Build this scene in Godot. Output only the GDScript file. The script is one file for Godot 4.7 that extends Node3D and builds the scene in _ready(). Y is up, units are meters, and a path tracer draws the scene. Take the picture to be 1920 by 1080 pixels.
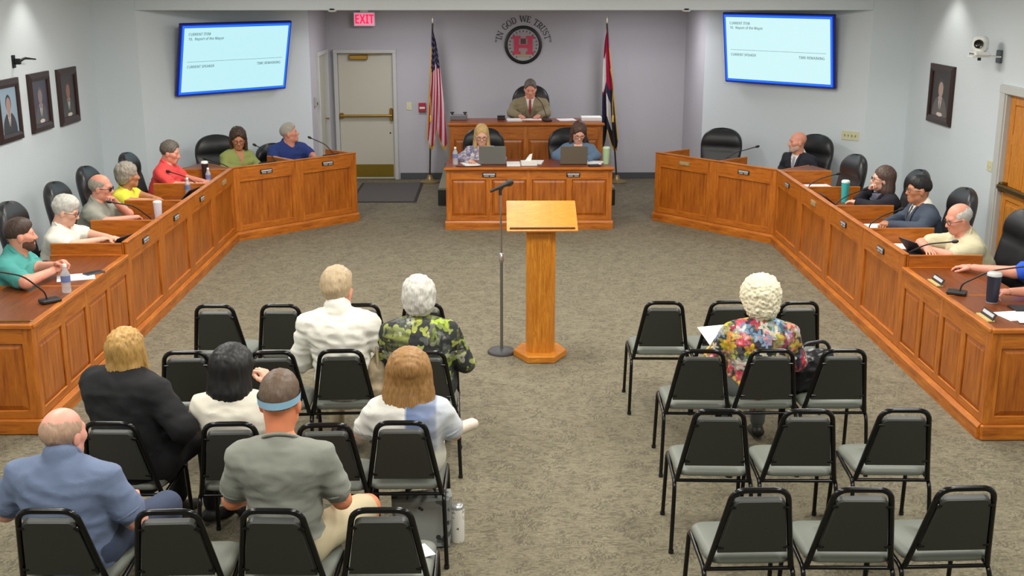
extends Node3D

# ---------------------------------------------------------------- mesh builder
class MB:
	var v := PackedVector3Array()
	var n := PackedVector3Array()
	var uv := PackedVector2Array()
	var ix := PackedInt32Array()

	func tri3(a: Vector3, b: Vector3, c: Vector3, na: Vector3, nb: Vector3, nc: Vector3) -> void:
		var i := v.size()
		v.append(a); v.append(b); v.append(c)
		n.append(na); n.append(nb); n.append(nc)
		if (b - a).cross(c - a).dot(na + nb + nc) > 0.0:
			ix.append(i); ix.append(i + 2); ix.append(i + 1)
		else:
			ix.append(i); ix.append(i + 1); ix.append(i + 2)

	func poly(pts: Array, out: Vector3) -> void:
		var nm: Vector3 = (pts[1] - pts[0]).cross(pts[2] - pts[0]).normalized()
		if nm.dot(out) < 0.0:
			nm = -nm
		for k in range(1, pts.size() - 1):
			tri3(pts[0], pts[k], pts[k + 1], nm, nm, nm)

	func box(c: Vector3, s: Vector3, b := 0.0, basis := Basis.IDENTITY) -> MB:
		var h := s * 0.5
		b = minf(b, minf(h.x, minf(h.y, h.z)) * 0.9)
		var ax := [Vector3.RIGHT, Vector3.UP, Vector3.BACK]
		for a in 3:
			var p: int = (a + 1) % 3
			var q: int = (a + 2) % 3
			for sg in [-1.0, 1.0]:
				var pts := []
				for e in [[-1, -1], [1, -1], [1, 1], [-1, 1]]:
					var o := Vector3.ZERO
					o[a] = sg * h[a]
					o[p] = e[0] * (h[p] - b)
					o[q] = e[1] * (h[q] - b)
					pts.append(c + basis * o)
				poly(pts, basis * (ax[a] * sg))
		if b > 0.0:
			for a in 3:
				var p: int = (a + 1) % 3
				var q: int = (a + 2) % 3
				for sp in [-1.0, 1.0]:
					for sq in [-1.0, 1.0]:
						var pts := []
						for e in [[-1, 0], [1, 0], [1, 1], [-1, 1]]:
							var o := Vector3.ZERO
							o[a] = e[0] * (h[a] - b)
							o[p] = sp * (h[p] - (b if e[1] else 0.0))
							o[q] = sq * (h[q] - (0.0 if e[1] else b))
							pts.append(c + basis * o)
						poly(pts, basis * (ax[p] * sp + ax[q] * sq))
			for sx in [-1.0, 1.0]:
				for sy in [-1.0, 1.0]:
					for sz in [-1.0, 1.0]:
						var s3 := Vector3(sx, sy, sz)
						poly([c + basis * (Vector3(h.x, h.y - b, h.z - b) * s3), c + basis * (Vector3(h.x - b, h.y, h.z - b) * s3), c + basis * (Vector3(h.x - b, h.y - b, h.z) * s3)], basis * s3)
		return self

	# flat polygon (list of Vector2) in the x-y plane pushed along z from z0 to z1, edges bevelled by b
	func prism(pg: Array, z0: float, z1: float, b := 0.0, xf := Transform3D.IDENTITY) -> MB:
		var m := pg.size()
		var cen := Vector2.ZERO
		for p in pg:
			cen += p
		cen /= m
		var ins := []
		for p in pg:
			ins.append(p - (p - cen).normalized() * b)
		var idx := Geometry2D.triangulate_polygon(PackedVector2Array(ins))
		for e in [[z0, -1.0], [z1, 1.0]]:
			var nm: Vector3 = xf.basis * Vector3(0, 0, e[1])
			for k in range(0, idx.size(), 3):
				var t := []
				for j in 3:
					var p: Vector2 = ins[idx[k + j]]
					t.append(xf * Vector3(p.x, p.y, e[0]))
				tri3(t[0], t[1], t[2], nm, nm, nm)
		var area := 0.0
		for k in m:
			area += pg[k].cross(pg[(k + 1) % m])
		for k in m:
			var p: Vector2 = pg[k]
			var q: Vector2 = pg[(k + 1) % m]
			var o2 := Vector2(q.y - p.y, p.x - q.x).normalized() * signf(area)
			var o := xf.basis * Vector3(o2.x, o2.y, 0)
			poly([xf * Vector3(p.x, p.y, z0 + b), xf * Vector3(q.x, q.y, z0 + b), xf * Vector3(q.x, q.y, z1 - b), xf * Vector3(p.x, p.y, z1 - b)], o)
			if b > 0.0:
				var pi: Vector2 = ins[k]
				var qi: Vector2 = ins[(k + 1) % m]
				poly([xf * Vector3(p.x, p.y, z0 + b), xf * Vector3(q.x, q.y, z0 + b), xf * Vector3(qi.x, qi.y, z0), xf * Vector3(pi.x, pi.y, z0)], o + xf.basis * Vector3(0, 0, -1))
				poly([xf * Vector3(p.x, p.y, z1 - b), xf * Vector3(q.x, q.y, z1 - b), xf * Vector3(qi.x, qi.y, z1), xf * Vector3(pi.x, pi.y, z1)], o + xf.basis * Vector3(0, 0, 1))
		return self

	func tube(pts: Array, r, sides := 8, closed := false) -> MB:
		var m := pts.size()
		var i0 := v.size()
		var side := Vector3.ZERO
		for k in m:
			var d: Vector3
			if closed:
				d = (pts[(k + 1) % m] - pts[(k + m - 1) % m]).normalized()
			else:
				d = (pts[mini(k + 1, m - 1)] - pts[maxi(k - 1, 0)]).normalized()
			if k == 0:
				side = d.cross(Vector3.UP if absf(d.y) < 0.9 else Vector3.RIGHT).normalized()
			else:
				side = (side - d * side.dot(d)).normalized()
			var up := d.cross(side)
			var rr: float = r[k] if r is Array else r
			for s in sides:
				var a := TAU * s / sides
				var o := side * cos(a) + up * sin(a)
				v.append(pts[k] + o * rr)
				n.append(o)
		var rings := m if closed else m - 1
		for k in rings:
			for s in sides:
				var a := i0 + k * sides + s
				var b := i0 + k * sides + (s + 1) % sides
				var c := i0 + ((k + 1) % m) * sides + s
				var d := i0 + ((k + 1) % m) * sides + (s + 1) % sides
				if (v[b] - v[a]).cross(v[c] - v[a]).dot(n[a]) > 0.0:
					ix.append_array([a, c, b, b, c, d])
				else:
					ix.append_array([a, b, c, b, d, c])
		if not closed:
			for e in [0, m - 1]:
				var ring := []
				for s in sides:
					ring.append(v[i0 + e * sides + s])
				poly(ring, pts[e] - pts[1 if e == 0 else m - 2])
		return self

	# profile: list of Vector2(radius, y); sharp corners stay sharp
	func lathe(prof: Array, sides := 20, at := Vector3.ZERO, basis := Basis.IDENTITY) -> MB:
		for k in range(prof.size() - 1):
			var p: Vector2 = prof[k]
			var q: Vector2 = prof[k + 1]
			var d := (q - p).normalized()
			var nn := Vector2(d.y, -d.x)
			var na := nn
			var nb := nn
			if k > 0:
				var d0: Vector2 = (prof[k] - prof[k - 1]).normalized()
				if d0.dot(d) > 0.6:
					na = (nn + Vector2(d0.y, -d0.x)).normalized()
			if k < prof.size() - 2:
				var d1: Vector2 = (prof[k + 2] - prof[k + 1]).normalized()
				if d1.dot(d) > 0.6:
					nb = (nn + Vector2(d1.y, -d1.x)).normalized()
			for s in sides:
				var a0 := TAU * s / sides
				var a1 := TAU * (s + 1) / sides
				var c0 := Vector3(cos(a0), 0, sin(a0))
				var c1 := Vector3(cos(a1), 0, sin(a1))
				var A := at + basis * (c0 * p.x + Vector3.UP * p.y)
				var B := at + basis * (c1 * p.x + Vector3.UP * p.y)
				var C := at + basis * (c1 * q.x + Vector3.UP * q.y)
				var D := at + basis * (c0 * q.x + Vector3.UP * q.y)
				var nA := basis * (c0 * na.x + Vector3.UP * na.y)
				var nB := basis * (c1 * na.x + Vector3.UP * na.y)
				var nC := basis * (c1 * nb.x + Vector3.UP * nb.y)
				var nD := basis * (c0 * nb.x + Vector3.UP * nb.y)
				if q.x > 1e-5:
					tri3(A, C, D, nA, nC, nD)
				if p.x > 1e-5:
					tri3(A, B, C, nA, nB, nC)
		return self

	func ball(c: Vector3, r: Vector3, seg := 12) -> MB:
		var prof := []
		for k in range(seg / 2 + 1):
			var a := -PI / 2 + PI * k / (seg / 2)
			prof.append(Vector2(cos(a), sin(a)))
		return lathe(prof, seg, c, Basis.from_scale(r))

	# grid of points (rows x columns) as a smooth sheet
	func sheet(g: Array, uvs := false, wrap := false) -> MB:
		var rows := g.size()
		var cols: int = g[0].size()
		var i0 := v.size()
		for r in rows:
			for c in cols:
				var cl: Vector3 = g[r][c - 1 if c > 0 else (cols - 2 if wrap else 0)]
				var cr: Vector3 = g[r][c + 1 if c < cols - 1 else (1 if wrap else cols - 1)]
				var ru: Vector3 = g[maxi(r - 1, 0)][c]
				var rd: Vector3 = g[mini(r + 1, rows - 1)][c]
				v.append(g[r][c])
				n.append((cr - cl).cross(rd - ru).normalized())
				if uvs:
					uv.append(Vector2(float(c) / (cols - 1), float(r) / (rows - 1)))
		for r in rows - 1:
			for c in cols - 1:
				var a := i0 + r * cols + c
				ix.append_array([a, a + cols, a + 1, a + 1, a + cols, a + cols + 1])
		return self

	func add(o: MB, xf := Transform3D.IDENTITY) -> MB:
		var i0 := v.size()
		var nb := xf.basis.inverse().transposed()
		for k in o.v.size():
			v.append(xf * o.v[k])
			n.append((nb * o.n[k]).normalized())
		var flip := xf.basis.determinant() < 0.0
		for k in range(0, o.ix.size(), 3):
			ix.append(i0 + o.ix[k])
			ix.append(i0 + o.ix[k + (2 if flip else 1)])
			ix.append(i0 + o.ix[k + (1 if flip else 2)])
		return self

	func mesh() -> ArrayMesh:
		var arr := []
		arr.resize(Mesh.ARRAY_MAX)
		arr[Mesh.ARRAY_VERTEX] = v
		arr[Mesh.ARRAY_NORMAL] = n
		if uv.size() == v.size():
			arr[Mesh.ARRAY_TEX_UV] = uv
		arr[Mesh.ARRAY_INDEX] = ix
		var am := ArrayMesh.new()
		am.add_surface_from_arrays(Mesh.PRIMITIVE_TRIANGLES, arr)
		return am

# ---------------------------------------------------------------- helpers
var mats := {}
var taken := {}
var rng := RandomNumberGenerator.new()

func col(r: int, g: int, b: int) -> Color:
	return Color(r / 255.0, g / 255.0, b / 255.0)

func M(key: String, c := Color.WHITE, rough := 0.6, metal := 0.0) -> StandardMaterial3D:
	if not mats.has(key):
		var m := StandardMaterial3D.new()
		m.albedo_color = c
		m.roughness = rough
		m.metallic = metal
		m.resource_name = key
		mats[key] = m
	return mats[key]

func numbered(called: String) -> String:
	var k: int = taken.get(called, 0)
	taken[called] = k + 1
	return called if k == 0 else "%s_%03d" % [called, k]

func tag(o: Node3D, label: String, category: String, group := "") -> Node3D:
	o.set_meta("label", label)
	o.set_meta("category", category)
	if group != "":
		o.set_meta("group", group)
	return o

func thing(called: String, label: String, category: String, at := Vector3.ZERO, turn := 0.0, group := "") -> Node3D:
	var o := Node3D.new()
	o.name = numbered(called)
	add_child(o)
	o.position = at
	o.rotation.y = turn
	tag(o, label, category, group)
	return o

func part(called: String, mb, m: Material, parent: Node3D) -> MeshInstance3D:
	var o := MeshInstance3D.new()
	o.name = called
	o.mesh = mb.mesh() if mb is MB else mb
	o.material_override = m
	parent.add_child(o, true)
	return o

func struct(called: String, mb, m: Material) -> MeshInstance3D:
	var o := part(called, mb, m, self)
	o.set_meta("kind", "structure")
	return o

func copy(src: Node3D, at: Vector3, turn: float, label := "", group := "") -> Node3D:
	var base := src.name.trim_suffix("_" + src.name.get_slice("_", src.name.get_slice_count("_") - 1)) if src.name.right(3).is_valid_int() else String(src.name)
	var o: Node3D = src.duplicate()
	o.name = numbered(base)
	add_child(o)
	o.position = at
	o.rotation.y = turn
	if label != "":
		o.set_meta("label", label)
	if group != "":
		o.set_meta("group", group)
	return o

func fillet(pts: Array, r: float, seg := 5) -> Array:
	var out := [pts[0]]
	for k in range(1, pts.size() - 1):
		var p: Vector3 = pts[k]
		var a: Vector3 = (pts[k - 1] - p)
		var b: Vector3 = (pts[k + 1] - p)
		var t := minf(r, minf(a.length(), b.length()) * 0.48)
		var A := p + a.normalized() * t
		var B := p + b.normalized() * t
		for s in seg + 1:
			var u := float(s) / seg
			out.append(A.lerp(p, u).lerp(p.lerp(B, u), u))
	out.append(pts[-1])
	return out

func round_rect(w: float, h: float, r: float, seg := 5) -> Array:
	var out := []
	var cs := [Vector2(w / 2 - r, h / 2 - r), Vector2(-w / 2 + r, h / 2 - r), Vector2(-w / 2 + r, -h / 2 + r), Vector2(w / 2 - r, -h / 2 + r)]
	for k in 4:
		for s in seg + 1:
			var a := PI / 2 * (k + float(s) / seg)
			out.append(cs[k] + Vector2(cos(a), sin(a)) * r)
	return out

# ---------------------------------------------------------------- textures
func ramp_image(img: Image, stops: Array) -> Image:
	var g := Gradient.new()
	g.offsets = PackedFloat32Array(stops.map(func(s): return s[0]))
	g.colors = PackedColorArray(stops.map(func(s): return s[1]))
	var w := img.get_width()
	var h := img.get_height()
	var out := Image.create(w, h, false, Image.FORMAT_RGB8)
	for y in h:
		for x in w:
			out.set_pixel(x, y, g.sample(img.get_pixel(x, y).r))
	return out

func noise_img(size: int, freq: float, sd: int, oct := 4) -> Image:
	var f := FastNoiseLite.new()
	f.seed = sd
	f.frequency = freq
	f.fractal_octaves = oct
	f.noise_type = FastNoiseLite.TYPE_SIMPLEX_SMOOTH
	return f.get_seamless_image(size, size)

var tex_oak: ImageTexture
var tex_oak_light: ImageTexture
var tex_fine: ImageTexture

func oak(key: String, image: ImageTexture, scale: Vector3, tint := Color.WHITE, rough := 0.42) -> StandardMaterial3D:
	if not mats.has(key):
		var m := M(key, tint, rough)
		m.albedo_texture = image
		m.uv1_triplanar = true
		m.uv1_scale = scale
		m.clearcoat_enabled = true
		m.clearcoat = 0.14
		m.clearcoat_roughness = 0.25
	return mats[key]

func cloth(key: String, c: Color, rough := 0.9, tex: Texture2D = null, sc := Vector3.ONE) -> StandardMaterial3D:
	if not mats.has(key):
		var m := M(key, c, rough)
		m.uv1_triplanar = true
		m.uv1_scale = sc
		if tex:
			m.albedo_texture = tex
	return mats[key]

func make_textures() -> void:
	var w := noise_img(512, 0.012, 5, 5)
	tex_oak = ImageTexture.create_from_image(ramp_image(w, [[0.0, col(134, 68, 12)], [0.3, col(170, 93, 20)], [0.48, col(184, 105, 25)], [0.55, col(171, 93, 20)], [0.75, col(191, 112, 30)], [1.0, col(200, 122, 37)]]))
	tex_oak_light = ImageTexture.create_from_image(ramp_image(w, [[0.0, col(178, 122, 48)], [0.35, col(206, 152, 70)], [0.5, col(222, 172, 88)], [0.56, col(196, 140, 60)], [0.8, col(226, 178, 96)], [1.0, col(232, 188, 108)]]))
	tex_fine = ImageTexture.create_from_image(noise_img(256, 0.09, 9, 3))

func carpet_texture() -> ImageTexture:
	var S := 1024
	var img := Image.create(S, S, false, Image.FORMAT_RGB8)
	var patch := noise_img(S, 0.014, 21, 2)
	var patch2 := noise_img(S, 0.012, 33, 3)
	var r := RandomNumberGenerator.new()
	r.seed = 77
	var cells := PackedFloat32Array()
	cells.resize(256 * 512)
	for k in cells.size():
		cells[k] = r.randf()
	var pal := [Vector3(134, 127, 105), Vector3(100, 93, 75), Vector3(82, 75, 61), Vector3(158, 151, 127), Vector3(100, 91, 72), Vector3(66, 60, 49)]
	for y in S:
		var row := y / 2
		var off := int(cells[(row * 37) % cells.size()] * 9.0)
		for x in S:
			var p := patch.get_pixel(x, y).r
			var c := cells[((x + off) / 4 % 256) + (row % 512) * 256]
			var c2 := cells[((x + off * 3) / 9 % 256) * 2 + ((row / 2 * 7) % 512) * 128]
			var cd := cells[((x + 3 * (y / 8)) / 2 % 256) + ((y / 7) % 512) * 256]
			var t := c * 0.55 + c2 * 0.35 + patch2.get_pixel(x, y).r * 0.4 - 0.2
			var base: Vector3 = pal[0].lerp(pal[1], clampf(t * 1.4, 0, 1)).lerp(pal[3], clampf((c - 0.7) * 1.8, 0, 1))
			var k := clampf((p - 0.52) * 6.0, 0.0, 1.0)
			if cd > 0.5:
				base = base.lerp(pal[5], 0.8 * k * (cd - 0.1))
			k = clampf((0.48 - p) * 6.0, 0.0, 1.0)
			if c2 > 0.55:
				base = base.lerp(pal[2], 0.6 * k)
			base = base.lerp(pal[4], clampf(cd * 0.5 - 0.15, 0, 1))
			img.set_pixel(x, y, Color(base.x / 255.0, base.y / 255.0, base.z / 255.0))
	return ImageTexture.create_from_image(img)

# blobs of print colours over a ground colour
func print_texture(ground: Color, inks: Array, count: int, rmin: float, rmax: float, sd: int, petals := 5) -> ImageTexture:
	var S := 256
	var img := Image.create(S, S, false, Image.FORMAT_RGB8)
	img.fill(ground)
	var r := RandomNumberGenerator.new()
	r.seed = sd
	for k in count:
		var cx := r.randf() * S
		var cy := r.randf() * S
		var rad := r.randf_range(rmin, rmax)
		var ink: Color = inks[r.randi() % inks.size()]
		var ph := r.randf() * TAU
		var heart: Color = inks[r.randi() % inks.size()]
		for y in range(int(cy - rad), int(cy + rad) + 1):
			for x in range(int(cx - rad), int(cx + rad) + 1):
				var d := Vector2(x - cx, y - cy)
				var e := d.length() / (rad * (0.72 + 0.28 * cos(petals * d.angle() + ph)))
				if e < 1.0:
					img.set_pixel(posmod(x, S), posmod(y, S), heart if e < 0.22 else ink.darkened(0.18 if fmod(e * 7.0 + d.angle(), 1.0) < 0.25 else 0.0))
	return ImageTexture.create_from_image(img)

# ---------------------------------------------------------------- smooth bodies (surface nets)
# prim: [label, a, b, ra, rb, scale, k, op]   op 1 joins, -1 cuts away
func P(label: int, a: Vector3, b: Vector3, ra: float, rb: float, k := 0.03, sc := Vector3.ONE, op := 1) -> Array:
	return [label, a, b, ra, rb, sc, k, op]

func E(label: int, c: Vector3, rad: Vector3, k := 0.02, op := 1) -> Array:
	var r := minf(rad.x, minf(rad.y, rad.z))
	return [label, c, c, r, r, Vector3(r / rad.x, r / rad.y, r / rad.z), k, op]

func nets(prims: Array, cell: float, fold := 0.0, fold_freq := Vector3(5, 22, 5), fold_label := -1, sd := 1, whole := false) -> Dictionary:
	var lo := Vector3(9, 9, 9)
	var hi := Vector3(-9, -9, -9)
	for p in prims:
		if p[7] > 0:
			var rad := Vector3(1.0 / p[5].x, 1.0 / p[5].y, 1.0 / p[5].z) * maxf(p[3], p[4])
			for e in [p[1], p[2]]:
				lo = lo.min(e - rad)
				hi = hi.max(e + rad)
	lo -= Vector3.ONE * cell * 3.0
	hi += Vector3.ONE * cell * 3.0
	var nx := int(ceil((hi.x - lo.x) / cell)) + 1
	var ny := int(ceil((hi.y - lo.y) / cell)) + 1
	var nz := int(ceil((hi.z - lo.z) / cell)) + 1
	var sy := nx
	var sz := nx * ny
	var F := PackedFloat32Array()
	F.resize(nx * ny * nz)
	F.fill(1.0)
	var R := F.duplicate()
	var L := PackedByteArray()
	L.resize(nx * ny * nz)
	for p in prims:
		var lab: int = p[0]
		var a: Vector3 = p[1]
		var ba: Vector3 = p[2] - a
		var bb := maxf(ba.length_squared(), 1e-9)
		var ra: float = p[3]
		var dr: float = p[4] - p[3]
		var sc: Vector3 = p[5]
		var k: float = p[6]
		var join: bool = p[7] > 0
		var rad := Vector3(1.0 / sc.x, 1.0 / sc.y, 1.0 / sc.z) * (maxf(p[3], p[4]) + k * 0.6 + cell * 1.5)
		var l2: Vector3 = (a.min(p[2]) - rad - lo) / cell
		var h2: Vector3 = (a.max(p[2]) + rad - lo) / cell
		var x0 := maxi(0, int(l2.x))
		var x1 := mini(nx - 1, int(h2.x) + 1)
		for z in range(maxi(0, int(l2.z)), mini(nz - 1, int(h2.z) + 1) + 1):
			for y in range(maxi(0, int(l2.y)), mini(ny - 1, int(h2.y) + 1) + 1):
				var i := x0 + y * sy + z * sz
				var pa := lo + Vector3(x0 * cell, y * cell, z * cell) - a
				for x in range(x0, x1 + 1):
					var h := clampf(pa.dot(ba) / bb, 0.0, 1.0)
					var d := ((pa - ba * h) * sc).length() - ra - dr * h
					var f := F[i]
					if join:
						if d < R[i]:
							R[i] = d
							L[i] = lab
						var g := k - absf(f - d)
						F[i] = minf(f, d) - (g * g / k * 0.25 if g > 0.0 else 0.0)
					else:
						var g := k - absf(f + d)
						F[i] = maxf(f, -d) + (g * g / k * 0.25 if g > 0.0 else 0.0)
					i += 1
					pa.x += cell
	var vid := PackedInt32Array()
	vid.resize(nx * ny * nz)
	vid.fill(-1)
	var V := PackedVector3Array()
	var VL := PackedByteArray()
	var act := PackedInt32Array()
	var lim := 1.8 * cell
	var offs := [0, 1, sy, sy + 1, sz, sz + 1, sz + sy, sz + sy + 1]
	var edges := [0, 1, 2, 3, 4, 5, 6, 7, 0, 2, 1, 3, 4, 6, 5, 7, 0, 4, 1, 5, 2, 6, 3, 7]
	for z in nz - 1:
		for y in ny - 1:
			var i := y * sy + z * sz - 1
			for x in nx - 1:
				i += 1
				var f0 := F[i]
				if f0 > lim or f0 < -lim:
					continue
				var inside := 0
				var at := -1
				for c in 8:
					if F[i + offs[c]] < 0.0:
						inside += 1
						at = c
				if inside == 0 or inside == 8:
					continue
				var s := Vector3.ZERO
				var cnt := 0
				for e in 12:
					var c0: int = edges[e * 2]
					var c1: int = edges[e * 2 + 1]
					var fa := F[i + offs[c0]]
					var fb := F[i + offs[c1]]
					if (fa < 0.0) != (fb < 0.0):
						var t := fa / (fa - fb)
						s += Vector3(c0 & 1, (c0 >> 1) & 1, c0 >> 2).lerp(Vector3(c1 & 1, (c1 >> 1) & 1, c1 >> 2), t)
						cnt += 1
				vid[i] = V.size()
				V.append(lo + (Vector3(x, y, z) + s / cnt) * cell)
				VL.append(L[i + offs[at]])
				act.append(i)
	var quads := PackedInt32Array()
	var qlab := PackedByteArray()
	var steps := [1, sy, sz]
	for i in act:
		for a in 3:
			var f0 := F[i]
			var f1 := F[i + steps[a]]
			if (f0 < 0.0) == (f1 < 0.0):
				continue
			var p: int = steps[(a + 1) % 3]
			var q: int = steps[(a + 2) % 3]
			if i - p - q < 0:
				continue
			var A := vid[i]
			var B := vid[i - p]
			var C := vid[i - p - q]
			var D := vid[i - q]
			if A < 0 or B < 0 or C < 0 or D < 0:
				continue
			if f0 < 0.0:
				quads.append_array([A, B, C, D])
				qlab.append(L[i])
			else:
				quads.append_array([A, D, C, B])
				qlab.append(L[i + steps[a]])
	if whole:
		V = smooth_seams(V, quads, qlab)
	var N := vertex_normals(V, quads)
	if fold > 0.0:
		var nz1 := FastNoiseLite.new()
		nz1.seed = sd
		nz1.frequency = 1.0
		nz1.fractal_octaves = 2
		if fold_label >= 0:
			nz1.fractal_type = FastNoiseLite.FRACTAL_RIDGED
		for k in V.size():
			if fold_label < 0 or VL[k] == fold_label:
				var q := V[k] * fold_freq
				V[k] += N[k] * fold * nz1.get_noise_3d(q.x, q.y, q.z)
		N = vertex_normals(V, quads)
	var out := {}
	var maps := {}
	if whole:
		# the continuous body: everything, drawn in a little where clothes cover it
		var bare := PackedByteArray()
		bare.resize(V.size())
		for k in qlab.size():
			if qlab[k] == 0:
				for j in 4:
					bare[quads[k * 4 + j]] = 1
		var bm := MB.new()
		for k in V.size():
			bm.v.append(V[k] if bare[k] else V[k] - N[k] * 0.012)
			bm.n.append(N[k])
		for k in range(0, quads.size(), 4):
			bm.ix.append_array([quads[k], quads[k + 2], quads[k + 1], quads[k], quads[k + 3], quads[k + 2]])
		out[0] = bm
	for k in qlab.size():
		var lab := qlab[k]
		if whole and lab == 0:
			continue
		if not out.has(lab):
			out[lab] = MB.new()
			var mp := PackedInt32Array()
			mp.resize(V.size())
			mp.fill(-1)
			maps[lab] = mp
		var mb: MB = out[lab]
		var id := []
		for j in 4:
			var g := quads[k * 4 + j]
			if maps[lab][g] < 0:
				maps[lab][g] = mb.v.size()
				mb.v.append(V[g])
				mb.n.append(N[g])
			id.append(maps[lab][g])
		mb.ix.append_array([id[0], id[2], id[1], id[0], id[3], id[2]])
	return out

# evens out the zigzag where two labels (skin and cloth, shirt and trousers) meet
func smooth_seams(V: PackedVector3Array, quads: PackedInt32Array, qlab: PackedByteArray) -> PackedVector3Array:
	var bits := PackedInt32Array()
	bits.resize(V.size())
	for k in qlab.size():
		for j in 4:
			bits[quads[k * 4 + j]] |= 1 << qlab[k]
	var near := {}
	for k in qlab.size():
		for j in 4:
			var a := quads[k * 4 + j]
			var b := quads[k * 4 + (j + 1) % 4]
			if bits[a] & (bits[a] - 1) and bits[b] & (bits[b] - 1):
				if not near.has(a):
					near[a] = {}
				if not near.has(b):
					near[b] = {}
				near[a][b] = true
				near[b][a] = true
	for it in 6:
		var moved := {}
		for a in near:
			var s := Vector3.ZERO
			for b in near[a]:
				s += V[b]
			moved[a] = V[a].lerp(s / near[a].size(), 0.5)
		for a in moved:
			V[a] = moved[a]
	return V

func vertex_normals(V: PackedVector3Array, quads: PackedInt32Array) -> PackedVector3Array:
	var N := PackedVector3Array()
	N.resize(V.size())
	for k in range(0, quads.size(), 4):
		var a := quads[k]
		var b := quads[k + 1]
		var c := quads[k + 2]
		var d := quads[k + 3]
		var m := (V[c] - V[a]).cross(V[d] - V[b])
		N[a] += m
		N[b] += m
		N[c] += m
		N[d] += m
	for k in N.size():
		N[k] = N[k].normalized()
	return N

# ---------------------------------------------------------------- the room
const XL := -5.0
const XR := 5.2
const ZB := -18.27
const ZF := -14.75
const ZREAR := 2.2
const YC := 3.25
const YA := 2.68

func wall_mb(a: Vector2, b: Vector2, y0: float, y1: float, thick: float, side: float) -> MB:
	# a vertical slab from a to b (x, z); its visible face lies on the line, the thickness goes to `side`
	var d := (b - a).normalized()
	var o := Vector2(-d.y, d.x) * side * thick
	var m := MB.new()
	var c := (a + b) * 0.5 + o * 0.5
	var bs := Basis(Vector3(d.x, 0, d.y), Vector3.UP, Vector3(d.x, 0, d.y).cross(Vector3.UP))
	m.box(Vector3(c.x, (y0 + y1) / 2, c.y), Vector3(a.distance_to(b), y1 - y0, thick), 0.0, bs)
	return m

func paint(key: String, c: Color) -> StandardMaterial3D:
	var m := M(key, c, 0.75)
	m.uv1_triplanar = true
	m.uv1_world_triplanar = true
	m.uv1_scale = Vector3.ONE * 1.3
	m.heightmap_enabled = true
	m.heightmap_texture = tex_fine
	m.heightmap_scale = 0.06
	return m

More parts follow.
